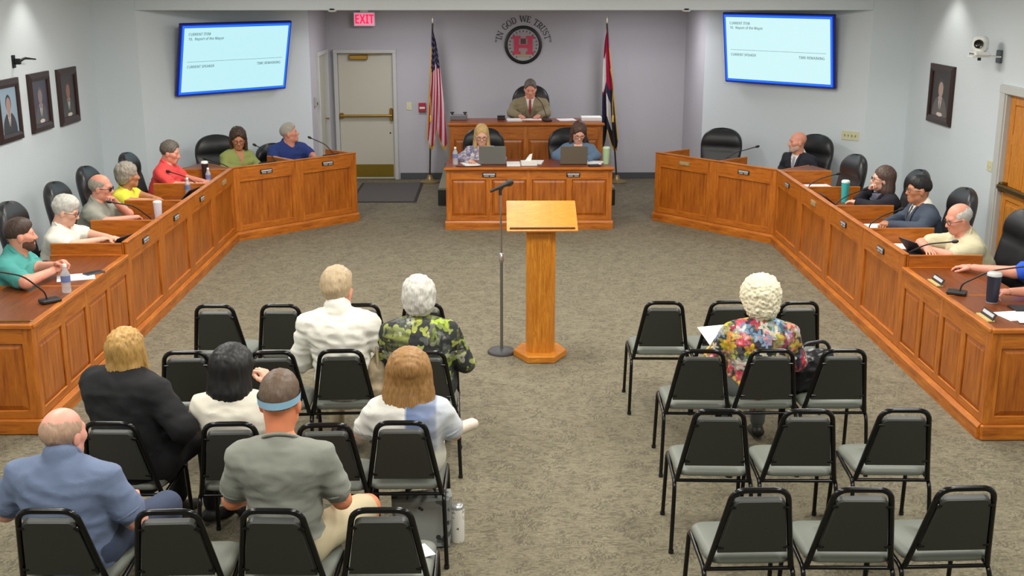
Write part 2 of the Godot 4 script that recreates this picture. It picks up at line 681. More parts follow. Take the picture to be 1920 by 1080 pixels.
func build_room() -> void:
	var wp := paint("wall_paint", col(214, 223, 227))
	var bp := paint("alcove_paint", col(188, 187, 192))
	var cp := paint("ceiling_paint", col(222, 222, 218))
	var carpet := M("carpet", Color.WHITE, 0.95)
	carpet.albedo_texture = carpet_texture()
	carpet.uv1_triplanar = true
	carpet.uv1_world_triplanar = true
	carpet.uv1_scale = Vector3.ONE / 3.1
	carpet.heightmap_enabled = true
	carpet.heightmap_texture = tex_fine
	carpet.heightmap_scale = 0.25
	struct("floor", MB.new().box(Vector3(0.1, -0.1, (ZREAR + ZB) / 2), Vector3(10.8, 0.2, ZREAR - ZB + 0.5)), carpet)
	struct("ceiling", MB.new().box(Vector3(0.1, YC + 0.1, (ZREAR + ZF) / 2), Vector3(10.8, 0.2, ZREAR - ZF + 0.4)), cp)
	struct("ceiling_alcove", MB.new().box(Vector3(0.1, YA + 0.12, (ZB + ZF) / 2 - 0.1), Vector3(9.4, 0.2, ZF - ZB - 0.2)), cp)
	struct("wall_left", wall_mb(Vector2(XL, ZREAR), Vector2(XL, ZF - 0.15), 0, YC, 0.15, -1.0), wp)
	# right wall with the opening of the oak door
	var r := wall_mb(Vector2(XR, ZREAR), Vector2(XR, -10.84), 0, YC, 0.15, 1.0)
	r.add(wall_mb(Vector2(XR, -11.9), Vector2(XR, ZF - 0.15), 0, YC, 0.15, 1.0))
	r.add(wall_mb(Vector2(XR, -10.84), Vector2(XR, -11.9), 1.95, YC, 0.15, 1.0))
	struct("wall_right", r, wp)
	struct("wall_rear", wall_mb(Vector2(XL, ZREAR), Vector2(XR, ZREAR), 0, YC, 0.15, 1.0), wp)
	# piers and the header over the wide opening of the alcove
	struct("wall_left_pier", wall_mb(Vector2(XL, ZF), Vector2(-4.45, ZF), 0, YC, 0.15, -1.0), wp)
	struct("wall_right_pier", wall_mb(Vector2(4.68, ZF), Vector2(XR, ZF), 0, YC, 0.15, -1.0), wp)
	struct("wall_header", MB.new().box(Vector3(0.115, (YA + YC) / 2, ZF - 0.075), Vector3(9.13, YC - YA, 0.15), 0.004), wp)
	struct("wall_left_angled", wall_mb(Vector2(-4.45, ZF), Vector2(-2.62, -16.58), 0, YA + 0.03, 0.12, -1.0), wp)
	struct("wall_right_angled", wall_mb(Vector2(4.68, ZF), Vector2(2.92, -16.55), 0, YA + 0.03, 0.12, 1.0), wp)
	var l := wall_mb(Vector2(-2.62, -16.58), Vector2(-2.62, -17.12), 0, YA + 0.03, 0.12, -1.0)
	l.add(wall_mb(Vector2(-2.62, -18.0), Vector2(-2.62, ZB), 0, YA + 0.03, 0.12, -1.0))
	l.add(wall_mb(Vector2(-2.62, -17.12), Vector2(-2.62, -18.0), 2.0, YA + 0.03, 0.12, -1.0))
	struct("wall_left_return", l, bp)
	struct("wall_right_return", wall_mb(Vector2(2.92, -16.55), Vector2(2.92, ZB), 0, YA + 0.03, 0.12, 1.0), bp)
	var b := wall_mb(Vector2(-2.74, ZB), Vector2(-2.48, ZB), 0, YA + 0.03, 0.12, -1.0)
	b.add(wall_mb(Vector2(-1.59, ZB), Vector2(3.04, ZB), 0, YA + 0.03, 0.12, -1.0))
	b.add(wall_mb(Vector2(-2.48, ZB), Vector2(-1.59, ZB), 1.985, YA + 0.03, 0.12, -1.0))
	struct("wall_back", b, bp)
	var bb := M("cove_base", col(78, 80, 84), 0.6)
	var base := MB.new().box(Vector3(0.72, 0.05, ZB + 0.006), Vector3(4.5, 0.1, 0.012), 0.003)
	struct("baseboard_back", base, bb)
	var bl := MB.new().box(Vector3(XL + 0.006, 0.05, (ZREAR + ZF) / 2), Vector3(0.012, 0.1, ZREAR - ZF), 0.003)
	struct("baseboard_left", bl, bb)
	var br := MB.new().box(Vector3(XR - 0.006, 0.05, (ZREAR - 10.78) / 2), Vector3(0.012, 0.1, ZREAR + 10.78), 0.003)
	br.box(Vector3(XR - 0.006, 0.05, (-11.96 + ZF) / 2), Vector3(0.012, 0.1, -11.96 - ZF), 0.003)
	struct("baseboard_right", br, bb)
	var brr := MB.new().box(Vector3(2.914, 0.05, (-16.55 + ZB) / 2), Vector3(0.012, 0.1, 1.7), 0.003)
	struct("baseboard_right_return", brr, bb)
	build_doors()

func build_doors() -> void:
	var fr := M("door_frame_paint", col(196, 198, 194), 0.45)
	var slab := M("steel_door_paint", col(196, 194, 178), 0.5)
	var brass := M("brass", col(176, 140, 66), 0.32, 0.9)
	var gap := M("door_gap", col(40, 40, 38), 0.9)
	# door_1: painted steel door in the back wall
	var d := Node3D.new()
	d.name = "door_1"
	add_child(d)
	d.position = Vector3(-2.035, 0, ZB)
	d.set_meta("kind", "structure")
	var f := MB.new()
	for s in [-1.0, 1.0]:
		f.box(Vector3(s * 0.455, 1.01, 0.0), Vector3(0.06, 2.02, 0.14), 0.006)
	f.box(Vector3(0, 1.991, 0.0), Vector3(0.976, 0.06, 0.148), 0.006)
	part("door_frame", f, fr, d)
	part("door_slab", MB.new().box(Vector3(0, 0.98, -0.03), Vector3(0.845, 1.95, 0.045), 0.004), slab, d)
	part("kick_plate", MB.new().box(Vector3(0, 0.135, -0.004), Vector3(0.80, 0.2, 0.004), 0.001), M("kick_plate_brass", col(150, 128, 48), 0.38, 0.75), d)
	var cl := MB.new().box(Vector3(-0.1, 1.9, 0.03), Vector3(0.29, 0.075, 0.06), 0.012)
	cl.box(Vector3(0.1, 1.955, 0.05), Vector3(0.3, 0.012, 0.02), 0.003)
	part("door_closer", cl, brass, d)
	var bar := MB.new().tube([Vector3(-0.40, 1.0, 0.045), Vector3(0.40, 1.005, 0.045)], 0.02, 10)
	var bx := part("push_bar", bar, brass, d)
	part("latch_case", MB.new().box(Vector3(0.385, 1.02, 0.02), Vector3(0.05, 0.2, 0.06), 0.015), brass, bx)
	part("hinge_case", MB.new().box(Vector3(-0.39, 1.0, 0.015), Vector3(0.06, 0.09, 0.05), 0.01), brass, bx)
	var hole := MB.new().lathe([Vector2(0.0, 0.0), Vector2(0.012, 0.0), Vector2(0.012, 0.006)], 12, Vector3(0.36, 0.73, -0.006), Basis(Vector3.RIGHT, PI / 2))
	part("lock_cylinder", hole, M("dark_metal", col(60, 58, 54), 0.4, 0.8), d)
	# door_2: plain door in the short return wall, seen edge-on
	var d2 := Node3D.new()
	d2.name = "door_2"
	add_child(d2)
	d2.position = Vector3(-2.62, 0, -17.56)
	d2.rotation.y = PI / 2
	d2.set_meta("kind", "structure")
	var f2 := MB.new()
	for s in [-1.0, 1.0]:
		f2.box(Vector3(s * 0.455, 1.01, 0.0), Vector3(0.06, 2.02, 0.1), 0.006)
	f2.box(Vector3(0, 2.01, 0.0), Vector3(0.976, 0.06, 0.108), 0.006)
	part("door_frame", f2, fr, d2)
	part("door_slab", MB.new().box(Vector3(0, 0.99, -0.03), Vector3(0.845, 1.96, 0.045), 0.004), slab, d2)
	part("lever_handle", MB.new().tube(fillet([Vector3(0.36, 1.0, -0.01), Vector3(0.36, 1.0, 0.05), Vector3(0.25, 1.0, 0.05)], 0.02), 0.009, 8), brass, d2)
	# door_3: oak panel door in the right wall
	var wood := oak("oak_door", tex_oak_light, Vector3(5, 0.5, 5), col(250, 214, 150), 0.45)
	var d3 := Node3D.new()
	d3.name = "door_3"
	add_child(d3)
	d3.position = Vector3(XR, 0, -11.37)
	d3.rotation.y = -PI / 2
	d3.set_meta("kind", "structure")
	var f3 := MB.new()
	for s in [-1.0, 1.0]:
		f3.box(Vector3(s * 0.565, 0.99, -0.06), Vector3(0.11, 1.98, 0.18), 0.008)
		f3.box(Vector3(s * 0.50, 0.97, -0.05), Vector3(0.025, 1.94, 0.12), 0.004)
	f3.box(Vector3(0, 1.957, -0.06), Vector3(1.25, 0.09, 0.19), 0.008)
	part("door_frame", f3, fr, d3)
	var dd := part("door_slab", MB.new().box(Vector3(0, 0.955, -0.075), Vector3(0.98, 1.9, 0.03), 0.004), wood, d3)
	for r in [[0.2, 0.8], [0.98, 1.42], [1.5, 1.8]]:
		for s in [-1.0, 1.0]:
			var pm := MB.new().box(Vector3(s * 0.225, (r[0] + r[1]) / 2, -0.052), Vector3(0.3, r[1] - r[0], 0.02), 0.015)
			part("raised_panel", pm, wood, dd)
	for x in [-0.435, 0.0, 0.435]:
		part("stile", MB.new().box(Vector3(x, 0.955, -0.052), Vector3(0.1, 1.9, 0.022), 0.004), wood, dd)
	for y in [0.1, 0.89, 1.46, 1.86]:
		part("rail", MB.new().box(Vector3(0, y, -0.0515), Vector3(0.96, 0.1, 0.0215), 0.004), wood, dd)
	var pb := part("push_bar", MB.new().box(Vector3(0, 0.97, 0.01), Vector3(0.93, 0.055, 0.05), 0.012), M("dark_brass", col(120, 98, 52), 0.4, 0.85), d3)
	part("latch_case", MB.new().box(Vector3(-0.41, 0.97, -0.015), Vector3(0.07, 0.1, 0.08), 0.01), M("dark_brass"), pb)

# ---------------------------------------------------------------- lights and wall things
func build_lights() -> void:
	var glow := M("troffer_diffuser", col(250, 250, 246), 0.5)
	glow.emission_enabled = true
	glow.emission = col(255, 252, 244)
	glow.emission_energy_multiplier = 2.2
	var frame := M("troffer_frame", col(225, 225, 222), 0.5)
	var first: Node3D = null
	for z in [-3.2, -6.2, -9.2, -12.1]:
		for x in [-2.6, 0.1, 2.8]:
			var at := Vector3(x, YC, z)
			var lab := "white recessed ceiling light panel with a glowing diffuser"
			if first == null:
				first = thing("ceiling_light", lab, "light", at, 0.0, "ceiling light panels")
				var f := MB.new()
				for s in [-1.0, 1.0]:
					f.box(Vector3(s * 0.305, -0.012, 0), Vector3(0.03, 0.024, 1.25), 0.004)
					f.box(Vector3(0, -0.012, s * 0.61), Vector3(0.6, 0.024, 0.03), 0.004)
				part("frame", f, frame, first)
				part("light_diffuser", MB.new().box(Vector3(0, -0.008, 0), Vector3(0.58, 0.01, 1.19)), glow, first)
			else:
				copy(first, at, 0.0)
			var a := AreaLight3D.new()
			a.name = "panel_light"
			a.area_size = Vector2(0.58, 1.19)
			a.light_energy = PANEL_E
			a.light_color = PANEL_C
			a.shadow_enabled = true
			a.area_range = 30.0
			add_child(a, true)
			a.position = at + Vector3(0, -0.03, 0)
			a.rotation.x = -PI / 2
	var alc: Node3D = null
	for x in [-1.3, 2.0]:
		var at := Vector3(x, YA + 0.02, -16.7)
		if alc == null:
			alc = thing("alcove_light", "small square ceiling light panel in the alcove above the bench", "light", at, 0.0, "alcove ceiling lights")
			var f := MB.new()
			for s in [-1.0, 1.0]:
				f.box(Vector3(s * 0.305, -0.01, 0), Vector3(0.03, 0.02, 0.64), 0.004)
				f.box(Vector3(0, -0.01, s * 0.305), Vector3(0.58, 0.02, 0.03), 0.004)
			part("frame", f, frame, alc)
			part("light_diffuser", MB.new().box(Vector3(0, -0.006, 0), Vector3(0.58, 0.01, 0.58)), glow, alc)
		else:
			copy(alc, at, 0.0)
		var a := AreaLight3D.new()
		a.name = "alcove_panel_light"
		a.area_size = Vector2(0.58, 0.58)
		a.light_energy = ALCOVE_E
		a.light_color = col(250, 246, 255)
		a.shadow_enabled = true
		a.area_range = 20.0
		add_child(a, true)
		a.position = at + Vector3(0, -0.03, 0)
		a.rotation.x = -PI / 2
	# recessed cans that wash the side walls
	var can_glow := M("can_light_lens", col(255, 250, 240), 0.4)
	can_glow.emission_enabled = true
	can_glow.emission = col(255, 248, 236)
	can_glow.emission_energy_multiplier = 3.0
	var cf: Node3D = null
	for p in [Vector3(-4.62, YC, -12.6), Vector3(-4.62, YC, -9.6), Vector3(4.82, YC, -13.4), Vector3(4.82, YC, -10.2)]:
		if cf == null:
			cf = thing("recessed_downlight", "small round recessed downlight close to the side wall", "light", p, 0.0, "recessed downlights along the side walls")
			part("trim_ring", MB.new().lathe([Vector2(0.075, -0.004), Vector2(0.1, -0.01), Vector2(0.105, 0.0)], 24), frame, cf)
			part("light_lens", MB.new().lathe([Vector2(0.0, -0.004), Vector2(0.076, -0.004)], 24), can_glow, cf)
		else:
			copy(cf, p, 0.0)
		var s := SpotLight3D.new()
		s.name = "can_light"
		s.spot_angle = 48.0
		s.spot_angle_attenuation = 0.6
		s.light_energy = CAN_E
		s.light_color = col(255, 250, 240)
		s.light_size = 0.07
		s.spot_range = 20.0
		s.shadow_enabled = true
		add_child(s, true)
		s.position = p + Vector3(0, -0.02, 0)
		s.rotation.x = -PI / 2

func text_part(called: String, txt: String, height: float, m: Material, parent: Node3D, pos: Vector3, align := HORIZONTAL_ALIGNMENT_LEFT, depth := 0.003, serif := false, width_scale := 1.0, bold := false) -> MeshInstance3D:
	var t := TextMesh.new()
	var f := SystemFont.new()
	f.font_names = PackedStringArray(["Droid Serif" if serif else "Droid Sans"])
	if bold:
		f.font_weight = 700
	t.font = f
	t.text = txt
	t.font_size = 64
	t.pixel_size = height / 64.0 / 0.72
	t.depth = depth
	t.horizontal_alignment = align
	t.curve_step = 2.0
	var o := part(called, t, m, parent)
	o.position = pos
	o.scale.x = width_scale
	return o

func build_tv(at: Vector3, yaw: float, tilt: float, label: String, wall_gap: float, glow: Color) -> void:
	var t := thing("wall_television", label, "television", at, yaw)
	var W := 1.67
	var H := W * 9.0 / 16.0
	var tb := Basis(Vector3.RIGHT, tilt)
	var back := MB.new().box(tb * Vector3(0, 0, -0.03), Vector3(W, H, 0.05), 0.008, tb)
	part("housing", back, M("tv_bezel", col(22, 30, 112), 0.4), t)
	# screen border picture: a blue edge line with a paler stripe
	var blue := M("tv_screen_blue", col(10, 20, 120), 0.4)
	blue.emission_enabled = true
	blue.emission = col(22, 60, 214)
	blue.emission_energy_multiplier = 0.75
	var blue2 := M("tv_screen_stripe", col(20, 60, 160), 0.4)
	blue2.emission_enabled = true
	blue2.emission = col(36, 128, 250)
	blue2.emission_energy_multiplier = 0.9
	part("screen_border", MB.new().box(tb * Vector3(0, 0, -0.003), Vector3(W - 0.03, H - 0.03, 0.006), 0.0, tb), blue, t)
	var st := MB.new()
	for s in [-1.0, 1.0]:
		st.box(tb * Vector3(0, s * (H / 2 - 0.038), 0.0005), Vector3(W - 0.06, 0.02, 0.002), 0.0, tb)
		st.box(tb * Vector3(s * (W / 2 - 0.038), 0, 0.0005), Vector3(0.02, H - 0.09, 0.002), 0.0, tb)
	part("screen_stripe", st, blue2, t)
	var scr := M("tv_screen_" + str(glow.to_html()), col(40, 46, 48), 0.35)
	scr.emission_enabled = true
	scr.emission = glow
	scr.emission_energy_multiplier = 0.95
	var sc := part("screen", MB.new().box(tb * Vector3(0, 0, 0.0015), Vector3(W - 0.11, H - 0.11, 0.003), 0.0, tb), scr, t)
	var ink := M("screen_text", col(38, 62, 84), 0.8)
	for e in [["CURRENT ITEM", -0.72, 0.335], ["10.  Report of the Mayor", -0.72, 0.275], ["CURRENT SPEAKER", -0.72, -0.085]]:
		var o := text_part("screen_text", e[0], 0.034, ink, sc, tb * Vector3(e[1], e[2], 0.0035), HORIZONTAL_ALIGNMENT_LEFT, 0.001)
		o.rotation.x = tilt
	var o2 := text_part("screen_text", "TIME REMAINING", 0.034, ink, sc, tb * Vector3(0.70, -0.085, 0.0035), HORIZONTAL_ALIGNMENT_RIGHT, 0.001)
	o2.rotation.x = tilt
	part("screen_rule", MB.new().box(tb * Vector3(0, -0.02, 0.0035), Vector3(1.44, 0.004, 0.001), 0.0, tb), M("screen_rule_ink", col(140, 170, 190), 0.8), sc)
	var mt := MB.new().box(Vector3(0, 0.05, -wall_gap + 0.012), Vector3(0.5, 0.4, 0.024), 0.004)
	mt.box(Vector3(0, 0.12, -wall_gap * 0.5 - 0.02), Vector3(0.08, 0.08, wall_gap - 0.06), 0.004)
	mt.box(Vector3(0, -0.12, -wall_gap * 0.5 - 0.03), Vector3(0.08, 0.05, wall_gap - 0.03), 0.004)
	part("wall_mount", mt, M("black_metal", col(26, 26, 27), 0.45, 0.3), t)
	var a := AreaLight3D.new()
	a.name = "screen_light"
	a.area_size = Vector2(W - 0.11, H - 0.11)
	a.light_energy = 0.28
	a.light_color = glow
	a.shadow_enabled = true
	a.area_range = 20.0
	add_child(a, true)
	a.transform = t.transform * Transform3D(tb * Basis(Vector3.UP, PI), tb * Vector3(0, 0, 0.012))

func portrait(at: Vector3, yaw: float, w: float, h: float, label: String, bg: Color, coat: Color, skin: Color, hair: Color, kind: int) -> void:
	var t := thing("framed_portrait", label, "portrait", at, yaw)
	var wood := M("portrait_frame_wood", col(52, 30, 24), 0.4)
	var fw := 0.085
	var oc := [Vector2(-w / 2, h / 2), Vector2(w / 2, h / 2), Vector2(w / 2, -h / 2), Vector2(-w / 2, -h / 2)]
	for k in 4:
		var p: Vector2 = oc[k]
		var q: Vector2 = oc[(k + 1) % 4]
		var pi := p - Vector2(signf(p.x), signf(p.y)) * fw
		var qi := q - Vector2(signf(q.x), signf(q.y)) * fw
		var mb2 := MB.new()
		var pm := p.lerp(pi, 0.6)
		var qm := q.lerp(qi, 0.6)
		var o3 := Vector3(p.x + q.x, p.y + q.y, 0)
		mb2.poly([Vector3(p.x, p.y, 0), Vector3(q.x, q.y, 0), Vector3(q.x, q.y, 0.03), Vector3(p.x, p.y, 0.03)], o3)
		mb2.poly([Vector3(p.x, p.y, 0.03), Vector3(q.x, q.y, 0.03), Vector3(qm.x, qm.y, 0.042), Vector3(pm.x, pm.y, 0.042)], Vector3.BACK)
		mb2.poly([Vector3(pm.x, pm.y, 0.042), Vector3(qm.x, qm.y, 0.042), Vector3(qi.x, qi.y, 0.03), Vector3(pi.x, pi.y, 0.03)], Vector3.BACK)
		mb2.poly([Vector3(pi.x, pi.y, 0.03), Vector3(qi.x, qi.y, 0.03), Vector3(qi.x, qi.y, 0.0), Vector3(pi.x, pi.y, 0.0)], -o3)
		part("frame_rail", mb2, wood, t)
	var S := 96
	var img := Image.create(S, int(S * h / w), false, Image.FORMAT_RGB8)
	var HH := img.get_height()
	for y in HH:
		for x in S:
			var u := (x + 0.5) / S - 0.5
			var q := 0.5 - (y + 0.5) / HH
			var c := bg
			if Vector2((u) / 0.40, (q + 0.46) / 0.42).length() < 1.0:
				c = coat
				if absf(u) < 0.075 + (q + 0.15) * 0.25 and q > -0.34:
					c = col(226, 224, 220)
					if absf(u) < 0.018:
						c = col(96, 40, 44)
			if kind == 1 and Vector2((u - 0.02) / 0.16, (q + 0.44) / 0.045).length() < 1.0:
				c = col(222, 206, 196)
			if absf(u) < 0.07 and q > -0.14 and q < 0.0:
				c = skin
			if Vector2(u / 0.155, (q - 0.15) / 0.19).length() < 1.0:
				c = hair
			if Vector2(u / 0.13, (q - 0.11) / 0.17).length() < 1.0:
				c = skin
			img.set_pixel(x, y, c)
	var pm := M("portrait_print_" + label, Color.WHITE, 0.35)
	pm.albedo_texture = ImageTexture.create_from_image(img)
	var pw := w - 2 * fw + 0.01
	var ph := h - 2 * fw + 0.01
	var mb := MB.new()
	mb.v = PackedVector3Array([Vector3(-pw / 2, ph / 2, 0.018), Vector3(pw / 2, ph / 2, 0.018), Vector3(pw / 2, -ph / 2, 0.018), Vector3(-pw / 2, -ph / 2, 0.018)])
	mb.n = PackedVector3Array([Vector3.BACK, Vector3.BACK, Vector3.BACK, Vector3.BACK])
	mb.uv = PackedVector2Array([Vector2(0, 0), Vector2(1, 0), Vector2(1, 1), Vector2(0, 1)])
	mb.ix = PackedInt32Array([0, 1, 2, 0, 2, 3])
	part("backing_board", MB.new().box(Vector3(0, 0, 0.008), Vector3(pw, ph, 0.016)), wood, t)
	part("picture", mb, pm, t)

func build_wall_things() -> void:
	build_tv(Vector3(-3.41, 2.055, -15.5), PI / 4, 0.24, "blue-bordered wall screen on the angled wall beside the steel exit door", 0.2, col(198, 246, 253))
	build_tv(Vector3(3.68, 2.155, -15.5), -PI / 4, 0.15, "blue-bordered wall screen on the angled wall beside the maroon flag", 0.2, col(214, 252, 255))
	portrait(Vector3(XL, 1.735, -13.69), PI / 2, 0.61, 0.64, "dark framed portrait of a person with folded hands, hung closest to the corner", col(52, 42, 40), col(58, 60, 56), col(150, 100, 84), col(70, 52, 46), 1)
	portrait(Vector3(XL, 1.75, -12.845), PI / 2, 0.59, 0.63, "dark framed grey-violet portrait hung between two other portraits", col(70, 60, 72), col(84, 82, 88), col(138, 118, 120), col(90, 84, 88), 1)
	portrait(Vector3(XL, 1.745, -11.99), PI / 2, 0.59, 0.63, "dark framed portrait with a pale blue background under a black wall bracket", col(150, 172, 190), col(56, 58, 64), col(176, 140, 128), col(44, 42, 44), 0)
	portrait(Vector3(XR, 1.745, -13.63), -PI / 2, 0.73, 0.68, "dark framed portrait hung alone between the angled screen wall and the wall camera", col(46, 34, 30), col(96, 86, 82), col(178, 150, 138), col(70, 56, 50), 1)
	# black bracket above the portraits
	var bm := M("black_metal", col(26, 26, 27), 0.45, 0.3)
	var t := thing("wall_bracket", "empty black swing-arm bracket on the wall above a portrait", "bracket", Vector3(XL, 2.22, -12.26), PI / 2)
	part("wall_plate", MB.new().box(Vector3(0, 0, 0.01), Vector3(0.06, 0.13, 0.02), 0.004), bm, t)
	part("knuckle", MB.new().box(Vector3(0, 0.0, 0.05), Vector3(0.035, 0.06, 0.07), 0.01), bm, t)
	part("arm", MB.new().tube(fillet([Vector3(0, 0.0, 0.07), Vector3(0.06, 0.03, 0.1), Vector3(0.15, 0.02, 0.12), Vector3(0.3, 0.005, 0.12)], 0.03), [0.014, 0.014, 0.014, 0.013, 0.013, 0.013, 0.012, 0.011, 0.011, 0.01, 0.01, 0.009, 0.009, 0.008], 8), bm, t)
	# wall camera
	var wh := M("white_plastic", col(236, 236, 232), 0.35)
	var c := thing("wall_camera", "white pan-tilt camera on a small wall shelf above the oak door", "camera", Vector3(XR, 2.27, -12.13), -PI / 2)
	part("wall_plate", MB.new().box(Vector3(0, 0, 0.015), Vector3(0.1, 0.13, 0.03), 0.005), M("grey_metal", col(92, 94, 98), 0.4, 0.6), c)
	part("bracket_shelf", MB.new().box(Vector3(0, 0.0, 0.17), Vector3(0.14, 0.014, 0.3), 0.004), wh, c)
	part("camera_base", MB.new().box(Vector3(0.0, 0.03, 0.22), Vector3(0.19, 0.045, 0.17), 0.015), wh, c)
	var hd := Basis(Vector3.UP, 0.9)
	var head := MB.new().prism(round_rect(0.14, 0.16, 0.05), -0.06, 0.06, 0.015, Transform3D(hd, Vector3(0.0, 0.125, 0.22)))
	var hp := part("camera_head", head, wh, c)
	var lens := MB.new().lathe([Vector2(0.0, 0.02), Vector2(0.034, 0.02), Vector2(0.044, 0.026), Vector2(0.046, 0.0)], 20, Vector3(0, 0.13, 0.22) + hd * Vector3(0, 0, 0.06), hd * Basis(Vector3.RIGHT, PI / 2))
	part("lens", lens, M("lens_black", col(14, 14, 16), 0.15), hp)
	part("sensor_strip", MB.new().box(Vector3(0.0, 0.03, 0.305), Vector3(0.12, 0.016, 0.004), 0.001), M("lens_black"), c)
	part("cable_gland", MB.new().lathe([Vector2(0.0, -0.04), Vector2(0.018, -0.04), Vector2(0.018, -0.006)], 10, Vector3(0, 0, 0.22)), M("lens_black"), c)
	# exit sign
	var ex := thing("exit_sign", "pink lit exit sign hung from the alcove ceiling above the steel door", "sign", Vector3(-2.01, 2.475, ZB + 0.16))
	var exm := M("exit_sign_face", col(235, 170, 190), 0.4)
	exm.emission_enabled = true
	exm.emission = col(250, 150, 180)
	exm.emission_energy_multiplier = 0.5
	part("housing", MB.new().box(Vector3(0, 0, -0.02), Vector3(0.325, 0.21, 0.04), 0.006), M("white_plastic"), ex)
	part("sign_face", MB.new().box(Vector3(0, 0, 0.001), Vector3(0.30, 0.185, 0.004), 0.001), exm, ex)
	part("stem", MB.new().box(Vector3(0, 0.15, -0.02), Vector3(0.12, 0.1, 0.03), 0.004), M("white_plastic"), ex)
	var exl := M("exit_sign_letters", col(235, 20, 80), 0.4)
	exl.emission_enabled = true
	exl.emission = col(255, 20, 84)
	exl.emission_energy_multiplier = 0.8
	text_part("sign_letters", "EXIT", 0.135, exl, ex, Vector3(0, 0.0, 0.004), HORIZONTAL_ALIGNMENT_CENTER, 0.003, false, 0.75, true)
	# city seal with motto
	var sl := thing("wall_seal", "round city seal with a black rim and a red letter on the back wall", "seal", Vector3(0.408, 2.085, ZB))
	var face := Basis(Vector3.RIGHT, PI / 2)
	part("rim", MB.new().lathe([Vector2(0.0, 0.0), Vector2(0.29, 0.0), Vector2(0.29, 0.02), Vector2(0.275, 0.03), Vector2(0.25, 0.03), Vector2(0.245, 0.022), Vector2(0.0, 0.022)], 40, Vector3.ZERO, face), M("seal_black", col(30, 30, 30), 0.4), sl)
	part("ring", MB.new().lathe([Vector2(0.17, 0.022), Vector2(0.17, 0.027), Vector2(0.24, 0.027), Vector2(0.24, 0.022)], 40, Vector3.ZERO, face), M("seal_grey", col(168, 164, 166), 0.5), sl)
	part("field", MB.new().lathe([Vector2(0.17, 0.026), Vector2(0.0, 0.026)], 32, Vector3.ZERO, face), M("seal_field", col(176, 150, 150), 0.5), sl)
	var red := M("seal_red", col(206, 62, 88), 0.5)
	var hm := MB.new()
	for s in [-1.0, 1.0]:
		hm.box(Vector3(s * 0.105, -0.005, 0.032), Vector3(0.07, 0.24, 0.008), 0.002)
		for y in [-0.12, 0.115]:
			hm.box(Vector3(s * 0.105, y, 0.032), Vector3(0.125, 0.04, 0.0082), 0.002)
	hm.box(Vector3(0, -0.02, 0.0322), Vector3(0.15, 0.05, 0.008), 0.002)
	part("letter", hm, red, sl)
	part("roof_emblem", MB.new().prism([Vector2(-0.1, 0.13), Vector2(0.1, 0.13), Vector2(0, 0.18)], 0.026, 0.031), M("seal_grey"), sl)
	part("wreath", MB.new().box(Vector3(0, -0.165, 0.03), Vector3(0.2, 0.03, 0.006), 0.002), M("seal_gold", col(176, 166, 110), 0.5), sl)
	part("emblem", MB.new().box(Vector3(0, 0.055, 0.03), Vector3(0.08, 0.08, 0.006), 0.002), M("seal_brown", col(92, 62, 62), 0.5), sl)
	for k in 24:
		var a := TAU * k / 24.0
		if absf(wrapf(a + PI / 2, -PI, PI)) < 0.5:
			continue
		part("ring_mark", MB.new().box(Vector3(cos(a) * 0.208, sin(a) * 0.208, 0.028), Vector3(0.03, 0.016, 0.003), 0.0, Basis(Vector3.BACK, a)), M("seal_mark", col(88, 86, 90), 0.5), sl)
	var mo := thing("wall_motto", "dark lettering reading In God We Trust in an arc over the seal", "lettering", Vector3(0.408, 2.085, ZB))
	var txt := "\"IN GOD WE TRUST\""
	var ink := M("motto_black", col(44, 44, 48), 0.5)
	var adv := {"I": 0.55, " ": 0.62, "\"": 0.6, "W": 1.35, "N": 1.05, "G": 1.05, "O": 1.05, "D": 1.05, "E": 0.9, "T": 0.9, "R": 0.95, "U": 1.0, "S": 0.8}
	var total := 0.0
	for ch in txt:
		total += adv[ch]
	var pos := 0.0
	var span := deg_to_rad(171.0)
	for ch in txt:
		var mid: float = pos + adv[ch] / 2
		pos += adv[ch]
		if ch == " ":
			continue
		var a: float = PI / 2 + span / 2 - span * mid / total
		var o := text_part("letter", ch, 0.094, ink, mo, Vector3(cos(a) * 0.388, sin(a) * 0.388, 0.004), HORIZONTAL_ALIGNMENT_CENTER, 0.006, true, 0.9)
		o.rotation.z = a - PI / 2
	# switch plates and boxes
	var almond := M("almond_plastic", col(214, 212, 176), 0.4)
	var sw := thing("light_switch", "small almond switch plate on the back wall beside the steel door", "switch", Vector3(-1.371, 1.148, ZB))
	part("plate", MB.new().box(Vector3(0, 0, 0.004), Vector3(0.08, 0.12, 0.008), 0.003), almond, sw)
	part("rocker", MB.new().box(Vector3(0, 0, 0.009), Vector3(0.03, 0.06, 0.006), 0.002), almond, sw)
	var fa := thing("fire_alarm", "red fire alarm pull box on the back wall beside the striped flag", "alarm", Vector3(-1.164, 1.13, ZB))
	part("box", MB.new().box(Vector3(0, 0, 0.025), Vector3(0.115, 0.14, 0.05), 0.006), M("alarm_red", col(170, 40, 62), 0.4), fa)
	part("pull_bar", MB.new().box(Vector3(0, -0.005, 0.052), Vector3(0.085, 0.03, 0.012), 0.003), M("white_plastic"), fa)
	var op := thing("switch_plate", "wide almond plate with four switches on the angled wall behind the council desks", "switch", Vector3(4.545, 1.108, -14.885), -PI / 4)
	part("plate", MB.new().box(Vector3(0, 0, 0.004), Vector3(0.24, 0.12, 0.008), 0.003), almond, op)
	for k in 4:
		part("toggle", MB.new().box(Vector3(-0.075 + 0.05 * k, 0, 0.012), Vector3(0.012, 0.026, 0.012), 0.002), M("toggle_tan", col(150, 146, 104), 0.4), op)
	var s2 := thing("light_switch", "double almond switch plate on the side wall beside the oak door", "switch", Vector3(XR, 1.137, -12.11), -PI / 2)
	part("plate", MB.new().box(Vector3(0, 0, 0.004), Vector3(0.125, 0.115, 0.008), 0.003), almond, s2)
